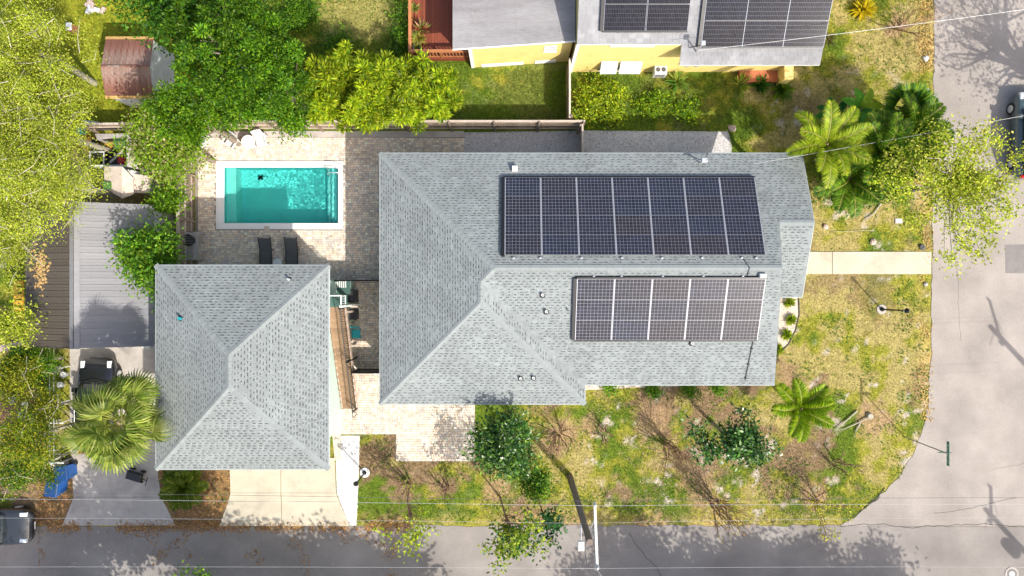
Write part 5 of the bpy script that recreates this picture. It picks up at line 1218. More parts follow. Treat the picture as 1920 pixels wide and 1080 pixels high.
# ------------------------------------------------------------------ vehicles
def loft(stations, n=20, power=.5, cols=None):
    """stations: (x, halfwidth, z0, z1) -> closed rounded body along x"""
    b = MB(); k = len(stations)
    for (x, w, z0, z1) in stations:
        for i in range(n):
            t = 2 * math.pi * i / n; c, s = math.cos(t), math.sin(t)
            yy = w * math.copysign(abs(c) ** power, c); zz = (z0 + z1) / 2 + (z1 - z0) / 2 * math.copysign(abs(s) ** power, s)
            b.v.append((x, yy, zz))
    for j in range(k - 1):
        for i in range(n):
            i2 = (i + 1) % n; b.f.append((j * n + i, j * n + i2, (j + 1) * n + i2, (j + 1) * n + i)); b.c.append(None)
    b.f.append(tuple(reversed(range(n)))); b.c.append(None); b.f.append(tuple((k - 1) * n + i for i in range(n))); b.c.append(None)
    return b
def car(label, x, y, rz, paint, L=4.7, Wd=1.84, Hh=1.65, suv=True):
    t = thing('parked_car', label, 'car', (x, y, .012), 'parked cars', rz); M = WM[t.name]; w = Wd / 2; h = L / 2
    bz = .95 if suv else .85
    body = loft([(-h, w * .72, .42, bz - .12), (-h + .06, w * .9, .34, bz - .02), (-h + .4, w * .98, .28, bz + .03), (-h + 1.2, w, .26, bz + .03), (0, w, .26, bz + .02), (h - 1.35, w, .26, bz), (h - .6, w * .97, .28, bz - .08), (h - .15, w * .86, .34, bz - .2), (h, w * .66, .42, bz - .32)], 28, .42).build('body', paint, t, M, smooth=True)
    cab = loft([(-h + .12, w * .74, bz - .1, bz + .12), (-h + .55, w * .80, bz - .1, Hh - .1), (-h + .9, w * .81, bz - .1, Hh - .02), (.2, w * .80, bz - .1, Hh - .03), (.55, w * .78, bz - .1, Hh - .14), (1.25, w * .80, bz - .1, bz + .02)], 24, .36).build('greenhouse', MT['glass'], t, M, smooth=True)
    loft([(-h + .5, w * .68, Hh - .12, Hh - .06), (-h + .85, w * .70, Hh - .07, Hh + .012), (-.4, w * .71, Hh - .07, Hh + .016), (.2, w * .69, Hh - .08, Hh + .002), (.42, w * .66, Hh - .14, Hh - .07)], 20, .5).build('roof', paint, cab, M, smooth=True)
    for s in (-1, 1):
        for px_ in (-.45, .75): MB().tube([(px_ - .1 + .0, s * w * .80, Hh - .12), (px_ + .0, s * w * .86, bz)], .03, 6).build('pillar', paint, cab, M)
        MB().bbox(.72, .95, s * w * 1.02 - .1 if s > 0 else s * w * 1.02 - .1, s * w * 1.02 + .1, bz + .02, bz + .2, .04).build('mirror', paint, t, M)
        hl = MB().bbox(h - .52, h - .16, -.1, .1, bz - .24, bz - .10, .03).build('headlight', MT['lens'], t, M @ T(0, s * w * .72, 0) @ T(0, 0, 0))
        MB().bbox(-h - .0, -h + .16, -.12, .12, bz - .2, bz + .0, .02).build('tail_light', MT['redlens'], t, M @ T(0, s * w * .74, 0))
        for px_ in (-h + .85, h - .9):
            wh = MB().lathe([(.2, -.11), (.31, -.1), (.335, -.06), (.335, .06), (.31, .1), (.2, .11)], 20, M=RX(math.pi / 2)).build('wheel', MT['tyre'], t, M @ T(px_, s * (w - .11), .335), smooth=False)
            MB().lathe([(.2, -.02), (.2, .012), (.06, .03)], 14, M=RX(-s * math.pi / 2)).build('rim', MT['alum'], wh, M @ T(px_, s * (w - .005), .335))
    MB().tube([(h - 1.22, -w * .7, bz + .04), (h - 1.1, 0, bz + .05), (h - 1.22, w * .7, bz + .04)], .018, 5).build('wiper_cowl', MT['blackplastic'], t, M)
    MB().box(h - .05, h + .02, -.4, .4, .5, .66).build('grille', MT['blackplastic'], t, M)
    MB().box(h + .005, h + .03, -.2, .2, .42, .5).build('number_plate', MT['whiteplastic'], t, M)
    for s in (-1, 1): MB().tube([(-h + .9, s * w * .6, Hh + .03), (.1, s * w * .6, Hh + .03)], .018, 5).build('roof_rail', MT['alum'], t, M)
    return t
car('black car parked in the old driveway under the fan palm', -21.45, -6.05, math.pi / 2, MT['car_black'], 4.9, 1.9, 1.62)
car('dark slate car entering at the left edge of the bottom street', -27.3, -12.35, 0, MT['car_slate'], 4.9, 1.85, 1.7)
car('pale car cut by the right edge of the picture', 26.95, 7.95, math.pi / 2, MT['car_grey'], 4.6, 1.85, 1.65)

# ------------------------------------------------------------------ poles, wires, lamps, sign
def pole(label, x, y, h, arm=2.3, transformer=False, lamp=False, ang=0.0, name='utility_pole'):
    t = thing(name, label, 'utility pole', (x, y, 0), 'utility poles'); M = WM[t.name]
    MB().tube([(0, 0, -.1), (0, 0, h * .5), (0, 0, h)], [.17, .15, .125], 14).build('pole', MT['polewood'], t, M, smooth=False)
    A = M @ T(.24, .26, h - .08) @ RZ(ang)
    MB().bbox(-.05, .05, -arm / 2, arm / 2, -.07, .07, .012).build('crossarm', MT['whiteplastic'], t, A)
    for s in (-1, 1):
        MB().lathe([(.055, 0), (.075, .04), (.05, .08), (.07, .12), (.04, .17), (.03, .2)], 12).build('insulator', MT['alum'], t, A @ T(0, s * (arm / 2 - .06), .07))
        MB().tube([(-.1, s * .05, -.7), (-.03, s * .6, -.06)], .018, 5).build('brace', MT['alum'], t, A)
    MB().tube([(-.12, .12, h - .5), (-.16, -.5, h - .35), (-.1, -.95, h - .1)], .02, 5).build('cable', MT['darkwire'], t, M)
    if transformer:
        c = MB().lathe([(.26, 0), (.28, .05), (.28, .85), (.22, .95), (.05, .98)], 16).build('transformer', MT['alum'], t, M @ T(-.42, -.15, h - 3.2))
        MB().box(-.2, .05, -.04, .04, .4, .5).build('bracket', MT['blackmetal'], c, M @ T(.02, -.08, h - 3.2))
    return t
UP = (3.05, -9.95); UH = 9.3
pole('weathered utility pole with white crossarm at the kerb of the bottom street', *UP, UH, 2.57, ang=.04)
pole('utility pole beyond the right edge of the picture', 31.6, -8.9, 9.9, 2.5, ang=.28)
pole('utility pole with transformer beyond the lower right corner', 31.4, -18.6, 10.0, 2.0, True)
sl_ = thing('street_light', 'white street light on a thin arm reaching from the utility pole', 'street light', (UP[0], UP[1] - .17, 5.9))
a = Vector((UP[0] - .02, UP[1] - .16, 5.9)); e = Vector((3.0, -11.05, 6.3))
MB().tube([a, a.lerp(e, .4) + Vector((0, 0, .15)), e], .024, 6).build('arm', MT['alum'], sl_); MB().box(a.x - .06, a.x + .06, a.y - .03, a.y + .03, 5.75, 6.05).build('bracket', MT['alum'], sl_)
MB().bbox(-.14, .14, -.28, .14, -.07, .07, .035).build('lamp_head', MT['whiteplastic'], sl_, T(e.x, e.y - .1, e.z)); MB().lathe([(.11, -.13), (.12, -.07)], 12).build('lens', MT['lens'], sl_, T(e.x, e.y - .15, e.z))
def wire(label, p, q, sag, r=.012, m='wire', n=24):
    p, q = Vector(p), Vector(q); t = thing('power_line', label, 'wire', p, 'overhead wires')
    MB().tube([p.lerp(q, i / n) - Vector((0, 0, sag * 4 * (i / n) * (1 - i / n))) for i in range(n + 1)], r, 5).build('strand', MT[m], t)
yn, ysn = UP[1] + .26 + 1.22, UP[1] + .26 - 1.22; xz = UP[0] + .22
for sd_, x1_ in (('left', -42), ('right', 32.2)):
    hz = UH if sd_ == 'left' else 9.8
    wire(f'pale overhead wire on the house end of the crossarm, {sd_} of the pole', (xz, yn, UH + .15), (x1_, yn + (.35 if sd_ == 'left' else .1), hz + .1), .25, .0065)
    wire(f'dark overhead wire beside the pale one, {sd_} of the pole', (xz, yn + .02, UH - .35), (x1_, yn + (.5 if sd_ == 'left' else .25), hz - .4), .3, .007, 'darkwire')
    wire(f'pale overhead wire on the street end of the crossarm, {sd_} of the pole', (xz, ysn, UH + .15), (x1_, ysn - (.1 if sd_ == 'left' else -.1), hz + .1), .25, .006)
    wire(f'thin low wire under the crossarm, {sd_} of the pole', (UP[0], UP[1] + .16, 7.6), (x1_, -9.6, 7.6), .35, .005)
p = P(1312, 86, 5.2); wire('white twisted service wire from the yellow house to the right', (8.3, 10.6, 5.55), (33, 13.2, 8.0), .5, .009)
wire('thin service wire from the main roof to the right over the palms', (10.9, 5.6, 5.2), (33, 9.3, 8.2), .5, .007)
wire('faint diagonal wire crossing the bottom street', (xz, ysn, UH + .12), (12, -24, 9), .4, .008)
def lamp_post(label, px, py, h=2.0, ang=0.0):
    p = P(px, py); t = thing('lamp_post', label, 'lamp post', (p.x, p.y, 0), 'garden lamp posts', ang); M = WM[t.name]
    MB().lathe([(.26, -.03), (.26, .02), (.24, .03)], 18).build('footing', MT['oldconcrete'] if px > 1000 else MT['whitebed'], t, M)
    MB().lathe([(.11, .03), (.11, .1), (.055, .16), (.045, .3), (.04, h - .25), (.06, h - .2), (.04, h - .12)], 12).build('post', MT['blackmetal'], t, M)
    ln = MB().lathe([(.05, h - .12), (.07, h - .08), (.105, h + .16), (.1, h + .17)], 6).build('lantern', MT['lens'], t, M)
    MB().lathe([(.14, h + .165), (.12, h + .2), (.03, h + .3), (.015, h + .36)], 8).build('lantern_cap', MT['blackmetal'], ln, M)
    for k in range(6):
        a = k * math.pi / 3; MB().tube([(.072 * math.cos(a), .072 * math.sin(a), h - .09), (.11 * math.cos(a), .11 * math.sin(a), h + .17)], .009, 4).build('glazing_bar', MT['blackmetal'], ln, M)
lamp_post('black lantern post on the lawn right of the main house', 1653, 580, 2.15)
lamp_post('black lantern post between white gravel and lawn', 684, 886, 1.9)
q = P(1697, 820); sg = thing('street_sign', 'green street name sign on a thin pole at the corner', 'street sign', (q.x, q.y, 0)); M = WM[sg.name]; hs = 3.45
MB().tube([(0, 0, -.05), (0, 0, hs)], .028, 8).build('pole', MT['greywood'], sg, M)
def blade(z, ang, L, nm):
    A = M @ T(0, 0, z) @ RZ(ang)
    bl = MB().bbox(-L / 2, L / 2, -.006, .006, 0, .2, .002).build('sign_blade', MT['signgreen'], sg, A)
    rr = random.Random(nm)
    for s in (-1, 1):                      # rows of small white strokes: the lettering is too small to read in the photograph
        x_ = -L * .40; b = MB()
        while x_ < L * .40:
            w_ = rr.uniform(.025, .055)
            if rr.random() > .14:
                y0_, y1_ = sorted((s * .0064, s * .0072)); hh_ = rr.choice((.09, .07, .1))
                b.box(x_, x_ + w_ * .35, y0_, y1_, .05, .05 + hh_); b.box(x_ + w_ * .36, x_ + w_, y0_, y1_, rr.choice((.05, .08, .11)), rr.choice((.075, .1, .13)) + .02)
            x_ += w_ + .022
        b.build('lettering', MT['signwhite'], bl, A)
    return bl
blade(hs, math.pi / 2, 1.15, 1); blade(hs - .26, .0, .6, 2)
MB().lathe([(.035, 0), (.035, .06), (.01, .08)], 8).build('bracket', MT['alum'], sg, M @ T(0, 0, hs - .03))
c = P(1897, 1076); mh = thing('utility_cover', 'round pale ringed cover at the lower right corner of the crossing', 'manhole', (c.x, c.y, .012)); M = WM[mh.name]
MB().lathe([(.36, -.02), (.36, .012), (.33, .014), (.32, .004)], 24).build('ring', MT['oldconcrete'], mh, M); MB().lathe([(.27, -.02), (.27, .008), (.0, .009)], 24).build('lid', MT['patch'], mh, M); MB().lathe([(.15, .009), (.15, .014), (.13, .015)], 18).build('raised_ring', MT['gravelbed'], mh, M)

# ------------------------------------------------------------------ pool furniture
def lounger(label, px, py):
    p = P(px, py, .35); t = thing('sun_lounger', label, 'sun lounger', (p.x, p.y, .03), 'charcoal sun loungers'); M = WM[t.name]
    for s in (-1, 1): MB().tube([(s * .31, -.95, .32), (s * .31, .35, .32), (s * .31, .98, .55)], .024, 6).build('side_rail', MT['blackmetal'], t, M)
    b = MB(); ys = [(-.93, .325), (-.3, .30), (.35, .325), (.97, .56)]
    for (ya, za), (yb, zb) in zip(ys[:-1], ys[1:]): b.face([(-.3, ya, za), (.3, ya, za), (.3, yb, zb), (-.3, yb, zb)])
    b.build('sling', MT['greyfabric'], t, M)
    for s in (-1, 1):
        for y in (-.8, .4): MB().tube([(s * .31, y, .32), (s * .33, y, 0)], .02, 6).build('leg', MT['blackmetal'], t, M)
        MB().lathe([(.035, 0), (.04, .03), (.02, .06)], 8).build('end_cap', MT['blackmetal'], t, M @ T(s * .31, 1.0, .54))
    MB().box(-.31, .31, -.97, -.93, .3, .345).build('foot_bar', MT['blackmetal'], t, M)
lounger('left one of two charcoal sun loungers below the pool', 498, 482); lounger('right one of two charcoal sun loungers below the pool', 547, 482)
def round_table(label, px, py, r, h, grp=None):
    p = P(px, py, h); t = thing('round_table', label, 'table', (p.x, p.y, .03)); M = WM[t.name]
    MB().lathe([(r * .9, h - .06), (r, h - .05), (r, h - .035), (r * .97, h - .03)], 24).build('table_top', MT['whiteplastic'], t, M)
    for k in range(4):
        a = k * 1.571 + .6; MB().tube([(r * .55 * math.cos(a), r * .55 * math.sin(a), h - .06), (r * .7 * math.cos(a), r * .7 * math.sin(a), 0)], .02, 6).build('leg', MT['whiteplastic'], t, M)
round_table('small round white side table between the two loungers', 520, 493, .24, .5); round_table('round white table between two white chairs above the pool', 465, 266, .36, .72)
def white_chair(label, px, py, rz):
    p = P(px, py, .4); t = thing('white_chair', label, 'chair', (p.x, p.y, .03), 'white chairs above the pool', rz); M = WM[t.name]
    for k in range(5): MB().bbox(-.26 + k * .105, -.26 + k * .105 + .095, -.28, .24, .36, .385, .006).build('seat_slat', MT['whiteplastic'], t, M)
    B = M @ T(0, .24, .38) @ RX(-.35)
    for k in range(5): MB().bbox(-.26 + k * .105, -.26 + k * .105 + .095, -.012, .012, .02, .62 - abs(k - 2) * .03, .004).build('back_slat', MT['whiteplastic'], t, B)
    for s in (-1, 1):
        MB().bbox(s * .31 - .045, s * .31 + .045, -.32, .3, .58, .605, .008).build('armrest', MT['whiteplastic'], t, M)
        MB().box(s * .3 - .03, s * .3 + .03, -.3, -.24, 0, .58).build('leg', MT['whiteplastic'], t, M); MB().box(s * .3 - .03, s * .3 + .03, .2, .26, 0, .58).build('leg', MT['whiteplastic'], t, M)
white_chair('white chair turned left of the round white table', 434, 266, -.55); white_chair('white chair right of the round white table', 489, 264, .25); white_chair('white chair in the corner under the pinkish tree', 380, 262, 1.0)
# wooden bench with grill by the fence
p = P(356, 460, .9); gt = thing('grill_bench', 'grey timber bench with a metal grill beside the left fence', 'grill', (p.x + .3, p.y, .03)); M = T(p.x, p.y, .03)
for k in range(6): MB().bbox(-.42 + k * .145, -.42 + k * .145 + .135, -.75, .7, .84, .88, .006).build('board', MT['greywood'], gt, M)
for x_ in (-.38, .4):
    for y_ in (-.7, .65): MB().box(x_ - .04, x_ + .04, y_ - .04, y_ + .04, 0, .84).build('leg', MT['greywood'], gt, M)
MB().lathe([(.2, .88), (.29, .96), (.3, 1.08), (.27, 1.1), (.25, 1.02)], 18).build('grill_bowl', MT['blackmetal'], gt, M @ T(.03, .25, 0))
for k in range(5): MB().tube([(-.22, .07 + k * .09, 1.105), (.28, .07 + k * .09, 1.105)], .008, 4).build('grate_bar', MT['alum'], gt, M)
MB().tube([(-.2, .5, 1.1), (-.05, .62, 1.25), (.12, .62, 1.25), (.25, .5, 1.1)], .014, 5).build('handle', MT['alum'], gt, M)
# things under the stair
p = P(668, 626, .4); ch = thing('teal_chair', 'teal plastic chair standing under the outside stair', 'chair', (p.x, p.y, .03)); M = WM[ch.name]
MB().bbox(-.22, .22, -.22, .22, .4, .44, .015).build('seat', MT['teal'], ch, M); MB().bbox(-.22, .22, -.02, .02, .44, .85, .01).build('backrest', MT['teal'], ch, M @ T(0, .22, 0) @ RX(-.2))
for x_ in (-.18, .18):
    for y_ in (-.18, .18): MB().box(x_ - .018, x_ + .018, y_ - .018, y_ + .018, 0, .4).build('leg', MT['teal'], ch, M)
def small_box(name, label, px, py, w, d_, h, m, cat, lid=None, rz=0.):
    p = P(px, py, h); t = thing(name, label, cat, (p.x, p.y, .03), None, rz); M = WM[t.name]
    MB().bbox(-w / 2, w / 2, -d_ / 2, d_ / 2, 0, h, .02).build('body', MT[m], t, M)
    MB().bbox(-w / 2 - .02, w / 2 + .02, -d_ / 2 - .02, d_ / 2 + .02, h + .001, h + .04, .012).build('lid', MT[lid or m], t, M)
small_box('storage_box', 'grey and black storage box at the top end of the stair', 655, 556, .55, .6, .9, 'greyfabric', 'box', 'blackplastic'); small_box('storage_box', 'dark box beside the stair top under the house shadow', 662, 590, .35, .5, .6, 'blackplastic', 'box')
def pot(label, px, py, r, h, m='terracotta', z=0.03, plant=None, seed=1, L=.3):
    p = P(px, py, h + z); t = thing('plant_pot', label, 'plant pot', (p.x, p.y, z)); M = WM[t.name]
    MB().lathe([(r * .7, 0), (r, h), (r * 1.05, h), (r * .9, h - .02), (r * .85, h - .06)], 16).build('pot', MT[m], t, M)
    if plant:
        rng = np.random.default_rng(seed); n = 70; az = rng.uniform(0, 6.28, n); el = rng.uniform(.2, 1.4, n); d = np.stack([np.cos(az) * np.cos(el), np.sin(az) * np.cos(el), np.sin(el)], 1)
        V = leaf_quads(np.tile(np.array((p.x, p.y, z + h - .03)), (n, 1)), d, np.tile((0, 0, 1.), (n, 1)) + rng.normal(size=(n, 3)) * .2, L * rng.uniform(.7, 1.2, n), L * .18 * np.ones(n))
        place(bpy.data.objects.new('plant', quads_mesh('plant', V, shade(plant, n, rng), MT['leaf'])), t)
pot('potted red-leaved plant in the deck corner', 792, 58, .2, .4, z=.45, plant=[(.4, .06, .04), (.5, .3, .15), (.2, .25, .05)], seed=3, L=.6); pot('potted yellowish plant on the deck', 785, 72, .2, .4, z=.45, plant=[(.4, .36, .06), (.25, .3, .05)], seed=4, L=.5)
pot('round grey pot at the lower corner of the deck', 782, 88, .22, .35, 'greywood', z=.45, plant=[(.2, .25, .05), (.3, .3, .08)], seed=5, L=.28); pot('small potted plant at the top of the deck', 777, 16, .16, .3, z=.45, plant=[(.4, .4, .1), (.2, .28, .05)], seed=6, L=.4)
for k, (px, py, m, lab) in enumerate(((105, 695, 'whiteplastic', 'white pot at the top of the white rail'), (118, 703, 'whiteplastic', 'white pot next to the driveway edge'), (112, 722, 'whiteplastic', 'lower white pot beside the white rail'), (46, 760, 'whiteplastic', 'white bucket under the lower left trees'), (40, 780, 'alum', 'grey bucket under the lower left trees'), (22, 750, 'alum', 'grey pail at the left edge of the garden'), (58, 788, 'whiteplastic', 'small white pail right of the buckets'), (103, 835, 'terracotta', 'pot with a yellow plant beside the white rail'), (274, 650, 'whiteplastic', 'white pot at the end of the old driveway'))):
    pot(lab, px, py, .16 if k < 3 else .2, .3, m, 0.0, [(.4, .42, .02), (.2, .3, .02)] if k == 7 else None, 20 + k, .35)
# white rail in the lower left garden
wr = thing('white_rail', 'long white metal rail with flat caps left of the old driveway', 'railing', (P(97, 760).x, P(97, 760).y, 0))
xa = P(93, 0, .9).x; xb = P(101, 0, .9).x; ya, yb = P(0, 648, .9).y, P(0, 868, .9).y
for x_ in (xa, xb): MB().tube([(x_, ya, .9), (x_, yb, .9)], .018, 6).build('rail_bar', MT['whiteplastic'], wr)
for py in (690, 755, 793, 868):
    y_ = P(0, py, .9).y; MB().bbox(xa - .1, xb + .5, y_ - .04, y_ + .04, .88, .93, .01, None, T(0, 0, 0)).build('cap', MT['whiteplastic'], wr)
    for x_ in (xa, xb + .3): MB().box(x_ - .025, x_ + .025, y_ - .025, y_ + .025, 0, .88).build('post', MT['whiteplastic'], wr)
for k in range(9): y_ = yb + .25 + k * .2; MB().tube([(xa, y_, .9), (xb + .3, y_, .86)], .01, 4).build('cross_wire', MT['whiteplastic'], wr)
def bin_(label, px, py, rz):
    p = P(px, py, .9); t = thing('wheeled_bin', label, 'bin', (p.x, p.y, 0), 'blue bins', rz); M = WM[t.name]
    b = MB(); b.v = [(-.25, -.3, .06), (.25, -.3, .06), (.25, .28, .06), (-.25, .28, .06), (-.3, -.38, .95), (.3, -.38, .95), (.3, .36, .95), (-.3, .36, .95)]
    b.f = [(3, 2, 1, 0), (4, 5, 6, 7), (0, 1, 5, 4), (1, 2, 6, 5), (2, 3, 7, 6), (3, 0, 4, 7)]; b.c = [None] * 6; b.build('body', MT['bluebin'], t, M)
    MB().bbox(-.33, .33, -.42, .38, .951, 1.03, .04).build('lid', MT['bluelid'], t, M); MB().tube([(-.22, .42, .93), (.22, .42, .93)], .02, 6).build('handle', MT['blackplastic'], t, M)
    for s in (-1, 1): MB().lathe([(.1, -.03), (.12, 0), (.1, .03)], 12, M=RY(math.pi / 2)).build('wheel', MT['tyre'], t, M @ T(s * .28, .3, .12))
bin_('upper blue wheeled bin beside the old driveway', 116, 887, .1); bin_('lower blue wheeled bin beside the old driveway', 98, 916, -.15)
small_box('cardboard_box', 'flat beige box at the lower end of the white rail', 107, 873, .7, .3, .5, 'beigeroof', 'box', rz=.15)
# small cart under the palm
p = P(252, 893, .4); ct = thing('hand_cart', 'small black wheeled cart by the garage corner under the fan palm', 'cart', (p.x, p.y, .03), None, -.3); M = WM[ct.name]
MB().bbox(-.4, .4, -.22, .22, .3, .5, .05).build('tray', MT['blackplastic'], ct, M); MB().tube([(.4, 0, .4), (.75, .05, .55), (.78, .25, .6), (.78, -.2, .6)], .022, 6).build('handle', MT['blackmetal'], ct, M)
for x_, y_ in ((-.28, -.27), (-.28, .27), (.28, -.27), (.28, .27)): MB().lathe([(.12, -.03), (.15, 0), (.12, .03)], 14, M=RX(math.pi / 2)).build('wheel', MT['tyre'], ct, M @ T(x_, y_, .15))

# ------------------------------------------------------------------ cluttered yard of the west plot
def slab_roof(name, label, cat, corners_z, m, th=.05, legs=True, lm='greywood'):
    c = [Vector(q) for q in corners_z]; ctr = sum(c, Vector()) / len(c); t = thing(name, label, cat, (ctr.x, ctr.y, 0))
    b = MB(); n = len(c); b.v = [tuple(q) for q in c] + [tuple(q - Vector((0, 0, th))) for q in c]; b.f = [tuple(range(n)), tuple(reversed(range(n, 2 * n)))] + [(i, i + n, (i + 1) % n + n, (i + 1) % n) for i in range(n)]; b.c = [None] * len(b.f)
    b.build('panel', MT[m], t)
    if legs:
        for q in c:
            q2 = q.lerp(ctr, .08); MB().box(q2.x - .035, q2.x + .035, q2.y - .035, q2.y + .035, 0, q2.z - th - .02).build('post', MT[lm], t)
    return t
def Q(px, py, z): return P(px, py, z)
bs = thing('garden_shed', 'little garden shed with a beige gable roof above the metal roof', 'shed', (P(226, 345).x, P(226, 345).y, 0))
for cz in ([Q(195, 312, 1.9), Q(229, 312, 2.2), Q(229, 372, 2.2), Q(196, 352, 1.9)], [Q(229, 312, 2.2), Q(250, 334, 1.9), Q(250, 364, 1.9), Q(229, 372, 2.2)], [Q(250, 326, 1.6), Q(284, 330, 1.5), Q(280, 362, 1.5), Q(251, 362, 1.6)]):
    b = MB(); n = len(cz); b.v = [tuple(q) for q in cz] + [tuple(q - Vector((0, 0, .05))) for q in cz]; b.f = [tuple(reversed(range(n))), tuple(range(n, 2 * n))] + [(i, i + n, (i + 1) % n + n, (i + 1) % n) for i in range(n)]; b.c = [None] * len(b.f); b.build('roof_panel', MT['beigeroof'], bs)
a0, a1 = Q(200, 350, 1.85), Q(246, 318, 1.85); MB().box(a0.x, a1.x, a0.y, a1.y, 0, 1.8).build('wall', MT['whitewall'], bs)
a0, a1 = Q(254, 358, 1.5), Q(278, 332, 1.5); MB().box(a0.x, a1.x, a0.y, a1.y, 0, 1.44).build('wall', MT['greywood'], bs)
a0, a1 = Q(198, 356, 1.9), Q(212, 342, 1.9); MB().box(a0.x, a1.x, a0.y, a1.y, 1.93, 2.1).build('skylight', MT['green'], bs)
slab_roof('board_lean_to', 'grey ribbed board roof right of the open pen', 'lean-to', [Q(237, 253, 1.7), Q(252, 256, 1.7), Q(258, 317, 1.7), Q(238, 312, 1.7)], 'greywood')
slab_roof('scrap_sheet', 'long pale sheet along the top of the open pen', 'sheet', [Q(178, 251, 1.2), Q(238, 250, 1.2), Q(238, 256, 1.2), Q(182, 262, 1.2)], 'greywood')
slab_roof('scrap_sheet', 'small white sheet under the pale tree above the pen', 'sheet', [Q(152, 225, 1.1), Q(182, 228, 1.1), Q(182, 234, 1.1), Q(162, 233, 1.1)], 'whitewall')
pen = thing('open_pen', 'open dark pen with white frame holding clutter', 'pen', (P(215, 290).x, P(215, 290).y, 0))
x_a, x_b, y_a, y_b = P(168, 0, .9).x, P(237, 0, .9).x, P(0, 309, .9).y, P(0, 262, .9).y
MB().box(x_a, x_b, y_a, y_b, .0, .03).build('floor', MT['blackplastic'], pen)
for a in ((x_a, x_b, y_a - .05, y_a), (x_b, x_b + .05, y_a - .05, y_b)): MB().box(*a, .03, .9).build('side', MT['whitewall'], pen)
for a in ((x_a, x_b, y_b, y_b + .05), (x_a - .05, x_a, y_a - .05, y_b + .05)): MB().box(*a, .03, .7).build('side', MT['blackplastic'], pen)
fx0, fx1, fy0, fy1 = P(167, 0, .95).x, P(195, 0, .95).x, P(0, 307, .95).y, P(0, 284, .95).y
for a in ((fx0, fx1, fy1 - .05, fy1), (fx0, fx0 + .06, fy0, fy1 - .051), (fx1 - .04, fx1, fy0, fy1 - .051)): MB().box(*a, .901, .95).build('frame_bar', MT['whitewall'], pen)
b = MB(); a0, a1 = Q(209, 306, .8), Q(235, 281, .8); d = (a1 - a0).normalized(); s = Vector((-d.y, d.x, 0)) * .05
pk = thing('loose_plank', 'grey plank lying diagonally across the open pen', 'plank', (a0.x, a0.y, .9)); b.v = [tuple(q + Vector((0, 0, dz_))) for dz_ in (.12, .16) for q in (a0 - s, a1 - s, a1 + s, a0 + s)]; b.f = [(3, 2, 1, 0), (4, 5, 6, 7), (0, 1, 5, 4), (1, 2, 6, 5), (2, 3, 7, 6), (3, 0, 4, 7)]; b.c = [None] * 6; b.build('board', MT['greywood'], pk)
p = P(224, 267, .7); tb = thing('green_tub', 'dark green tub in the open pen', 'tub', (p.x, p.y, .03)); M = WM[tb.name]
MB().bbox(-.3, .3, -.3, .3, 0, .6, .08).build('tub', MT['green'], tb, M); MB().bbox(-.32, .32, -.32, .32, .601, .64, .02).build('lid', MT['green'], tb, M)
p = P(226, 300, .5); rt = thing('red_machine', 'red wheeled machine in the open pen', 'machine', (p.x, p.y, .03)); M = WM[rt.name]
loft([(-.28, .1, .1, .3), (-.15, .2, .08, .45), (.1, .22, .08, .5), (.28, .12, .1, .35)], 14, .6).build('body', MT['red'], rt, M, smooth=True)
for x_, y_ in ((-.2, -.22), (-.2, .22), (.2, -.22), (.2, .22)): MB().lathe([(.09, -.03), (.11, 0), (.09, .03)], 12, M=RX(math.pi / 2)).build('wheel', MT['tyre'], rt, M @ T(x_, y_, .11))
# straw heap
p = P(186, 268); nn_ = 1500; xs_ = NR.normal(p.x, .45, nn_); ys_ = NR.normal(p.y, .16, nn_); litter('straw_heap', xs_, ys_, .04 + .25 * np.exp(-((ys_ - p.y) / .2) ** 2), [(.55, .36, .06), (.45, .28, .06)], 'heap of golden straw beside the open pen', 9, .04, .1)
# yellow ladder-like rack left of the brown roof
yr = thing('yellow_rack', 'tall yellow metal rack against the left side of the brown roof', 'rack', (P(35, 565).x, P(35, 565).y, 0)); xa, xb = P(27, 0, 1.6).x, P(43, 0, 1.6).x; ya, yb = P(0, 525, 1.6).y, P(0, 598, 1.6).y
for x_ in (xa, xb):
    MB().box(x_ - .03, x_ + .03, yb, ya, 1.55, 1.62).build('side_bar', MT['yellowpaint'], yr)
    for y_ in (ya - .05, yb + .05): MB().box(x_ - .03, x_ + .03, y_ - .03, y_ + .03, 0, 1.549).build('leg', MT['yellowpaint'], yr)
for k in range(6): y_ = yb + (k + .5) * (ya - yb) / 6; MB().box(xa, xb, y_ - .12, y_ + .12, 1.621, 1.65).build('shelf_board', MT['yellowpaint'], yr)
slab_roof('scrap_board', 'pinkish boards below the lower left corner of the brown roof', 'boards', [Q(0, 648, .6), Q(45, 638, .6), Q(50, 644, .6), Q(0, 660, .6)], 'pinkwood', legs=True)
slab_roof('blue_tarp_table', 'pale blue board under the trees left of the yellow rack', 'board', [Q(0, 470, .9), Q(12, 470, .9), Q(12, 500, .9), Q(0, 505, .9)], 'alum')
small_box('clay_planter', 'small orange planter on the lawn left of the rusty shed', 130, 50, .25, .35, .5, 'terracotta', 'planter', 'whitewall')
small_box('blue_crate', 'small blue crate under the pale tree beside the pen', 149, 243, .2, .35, .4, 'teal', 'crate')
rub = thing('scrap_heap', 'pale heap of rubble at the top of the west lawn', 'rubble', (P(180, 12).x, P(180, 12).y, 0))
for k in range(9): MB().bbox(-R.uniform(.08, .2), R.uniform(.08, .2), -R.uniform(.06, .15), R.uniform(.06, .15), -.02, R.uniform(.08, .2), .03, None, RZ(R.uniform(0, 3))).build('chunk', MT['whitewall'] if k % 2 else MT['pinkwood'], rub, T(P(180, 12).x + R.uniform(-.45, .45), P(180, 12).y + R.uniform(-.4, .4), 0))
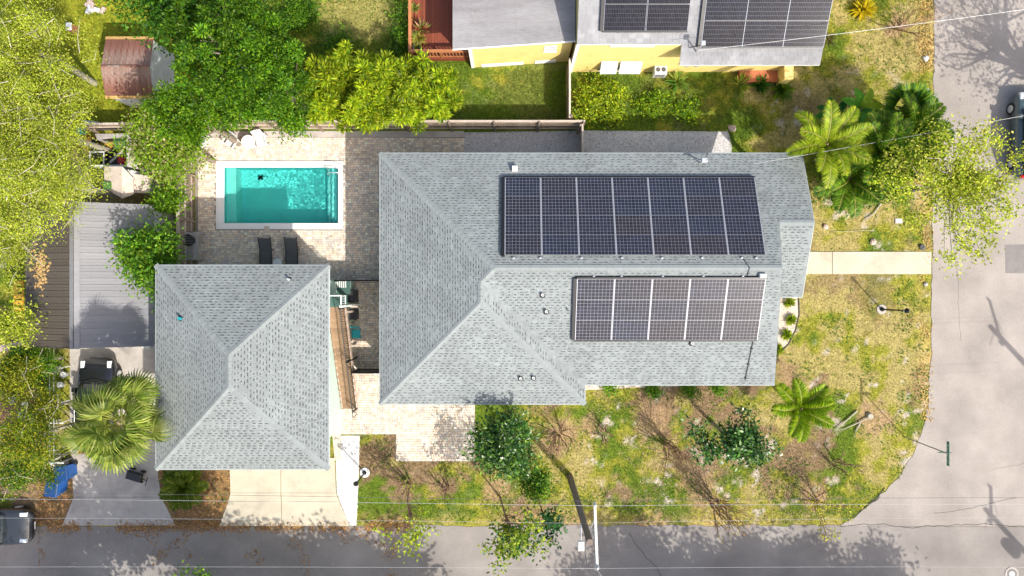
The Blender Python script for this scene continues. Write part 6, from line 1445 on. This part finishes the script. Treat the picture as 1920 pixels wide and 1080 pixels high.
# lawn bits: stump, fallen branches, rocks
sp = P(1630, 780); stp = thing('tree_stump', 'cut tree stump with bare branches on the lawn near the sign', 'stump', (sp.x, sp.y, 0)); MB().lathe([(.2, -.05), (.16, .1), (.14, .16)], 12).build('stump', MT['palebark'], stp, T(sp.x, sp.y, 0))
def stick(label, ptsl, r, m='palebark', z=.05):
    q = [P(a, b_, 0) + Vector((0, 0, z + R.uniform(0, .05))) for a, b_ in ptsl]; t = thing('fallen_branch', label, 'branch', (q[0].x, q[0].y, 0), 'fallen branches on the lawns')
    MB().tube(q, [r * (1 - .6 * i / (len(q) - 1)) for i in range(len(q))], 6).build('branch', MT[m], t)
stick('forked grey branch left of the stump', [(1627, 782), (1608, 792), (1590, 800), (1577, 806)], .04); stick('long grey branch above the stump', [(1606, 770), (1592, 782), (1575, 797), (1562, 808)], .045); stick('short branch pointing down from the stump', [(1612, 792), (1604, 806), (1600, 820)], .04)
stick('thick branch lying above the front walk', [(1650, 382), (1638, 400), (1615, 418)], .05); stick('pale thin branch curving above the front walk', [(1645, 402), (1637, 432), (1560, 435)], .02); stick('thin branch at the left above the front walk', [(1600, 386), (1625, 386), (1645, 375)], .025)
def rock(label, px, py, s, m='oldconcrete'):
    p = P(px, py); rr = random.Random(px); t = thing('rock', label, 'rock', (p.x, p.y, 0), 'loose rocks'); b = MB()
    b.lathe([(s * .6, -.04), (s, s * .2), (s * .75, s * .7), (s * .25, s * .9)], 9); b.v = [(x_ * rr.uniform(.8, 1.25), y_ * rr.uniform(.8, 1.25), z_ * rr.uniform(.8, 1.2)) for x_, y_, z_ in b.v]; b.build('stone', MT[m], t, T(p.x, p.y, 0))
rock('dark rock at the street end of the front walk', 1728, 463, .16, 'greyfabric'); rock('pale stones near the curb right of the walk', 1735, 533, .12); rock('pale rock on the lawn above the walk', 1636, 453, .17, 'pinkwood'); rock('pale rock beside the porch roof', 1547, 425, .15, 'pinkwood'); rock('white rock at the far kerb of the right lawn', 1735, 110, .16, 'whitewall'); rock('white rock above the corner palms', 1737, 172, .18, 'whitewall'); rock('flat pale rock at the end of the gravel strip', 1372, 241, .2, 'pinkwood')
mt_ = P(1685, 414); mtr = thing('water_meter_box', 'grey meter box lid set in the lawn above the walk', 'meter box', (mt_.x, mt_.y, 0)); MB().bbox(-.2, .2, -.14, .14, -.05, .03, .01).build('rim', MT['oldconcrete'], mtr, T(mt_.x, mt_.y, 0)); MB().bbox(-.16, .16, -.1, .1, .031, .04, .004).build('lid', MT['alum'], mtr, T(mt_.x, mt_.y, 0))
# edging of the curved bed
eb = thing('bed_edging', 'dark curved edging of the gravel bed by the house', 'edging', (P(1485, 620).x, P(1485, 620).y, 0))
qs = [P(a, b_) for a, b_ in ((1497, 560), (1498, 590), (1491, 620), (1478, 645), (1455, 668))]
for a, b_ in zip(qs[:-1], qs[1:]): MB().tube([a + Vector((0, 0, .02)), b_ + Vector((0, 0, .02))], .035, 6).build('edging_piece', MT['dirtline'], eb)
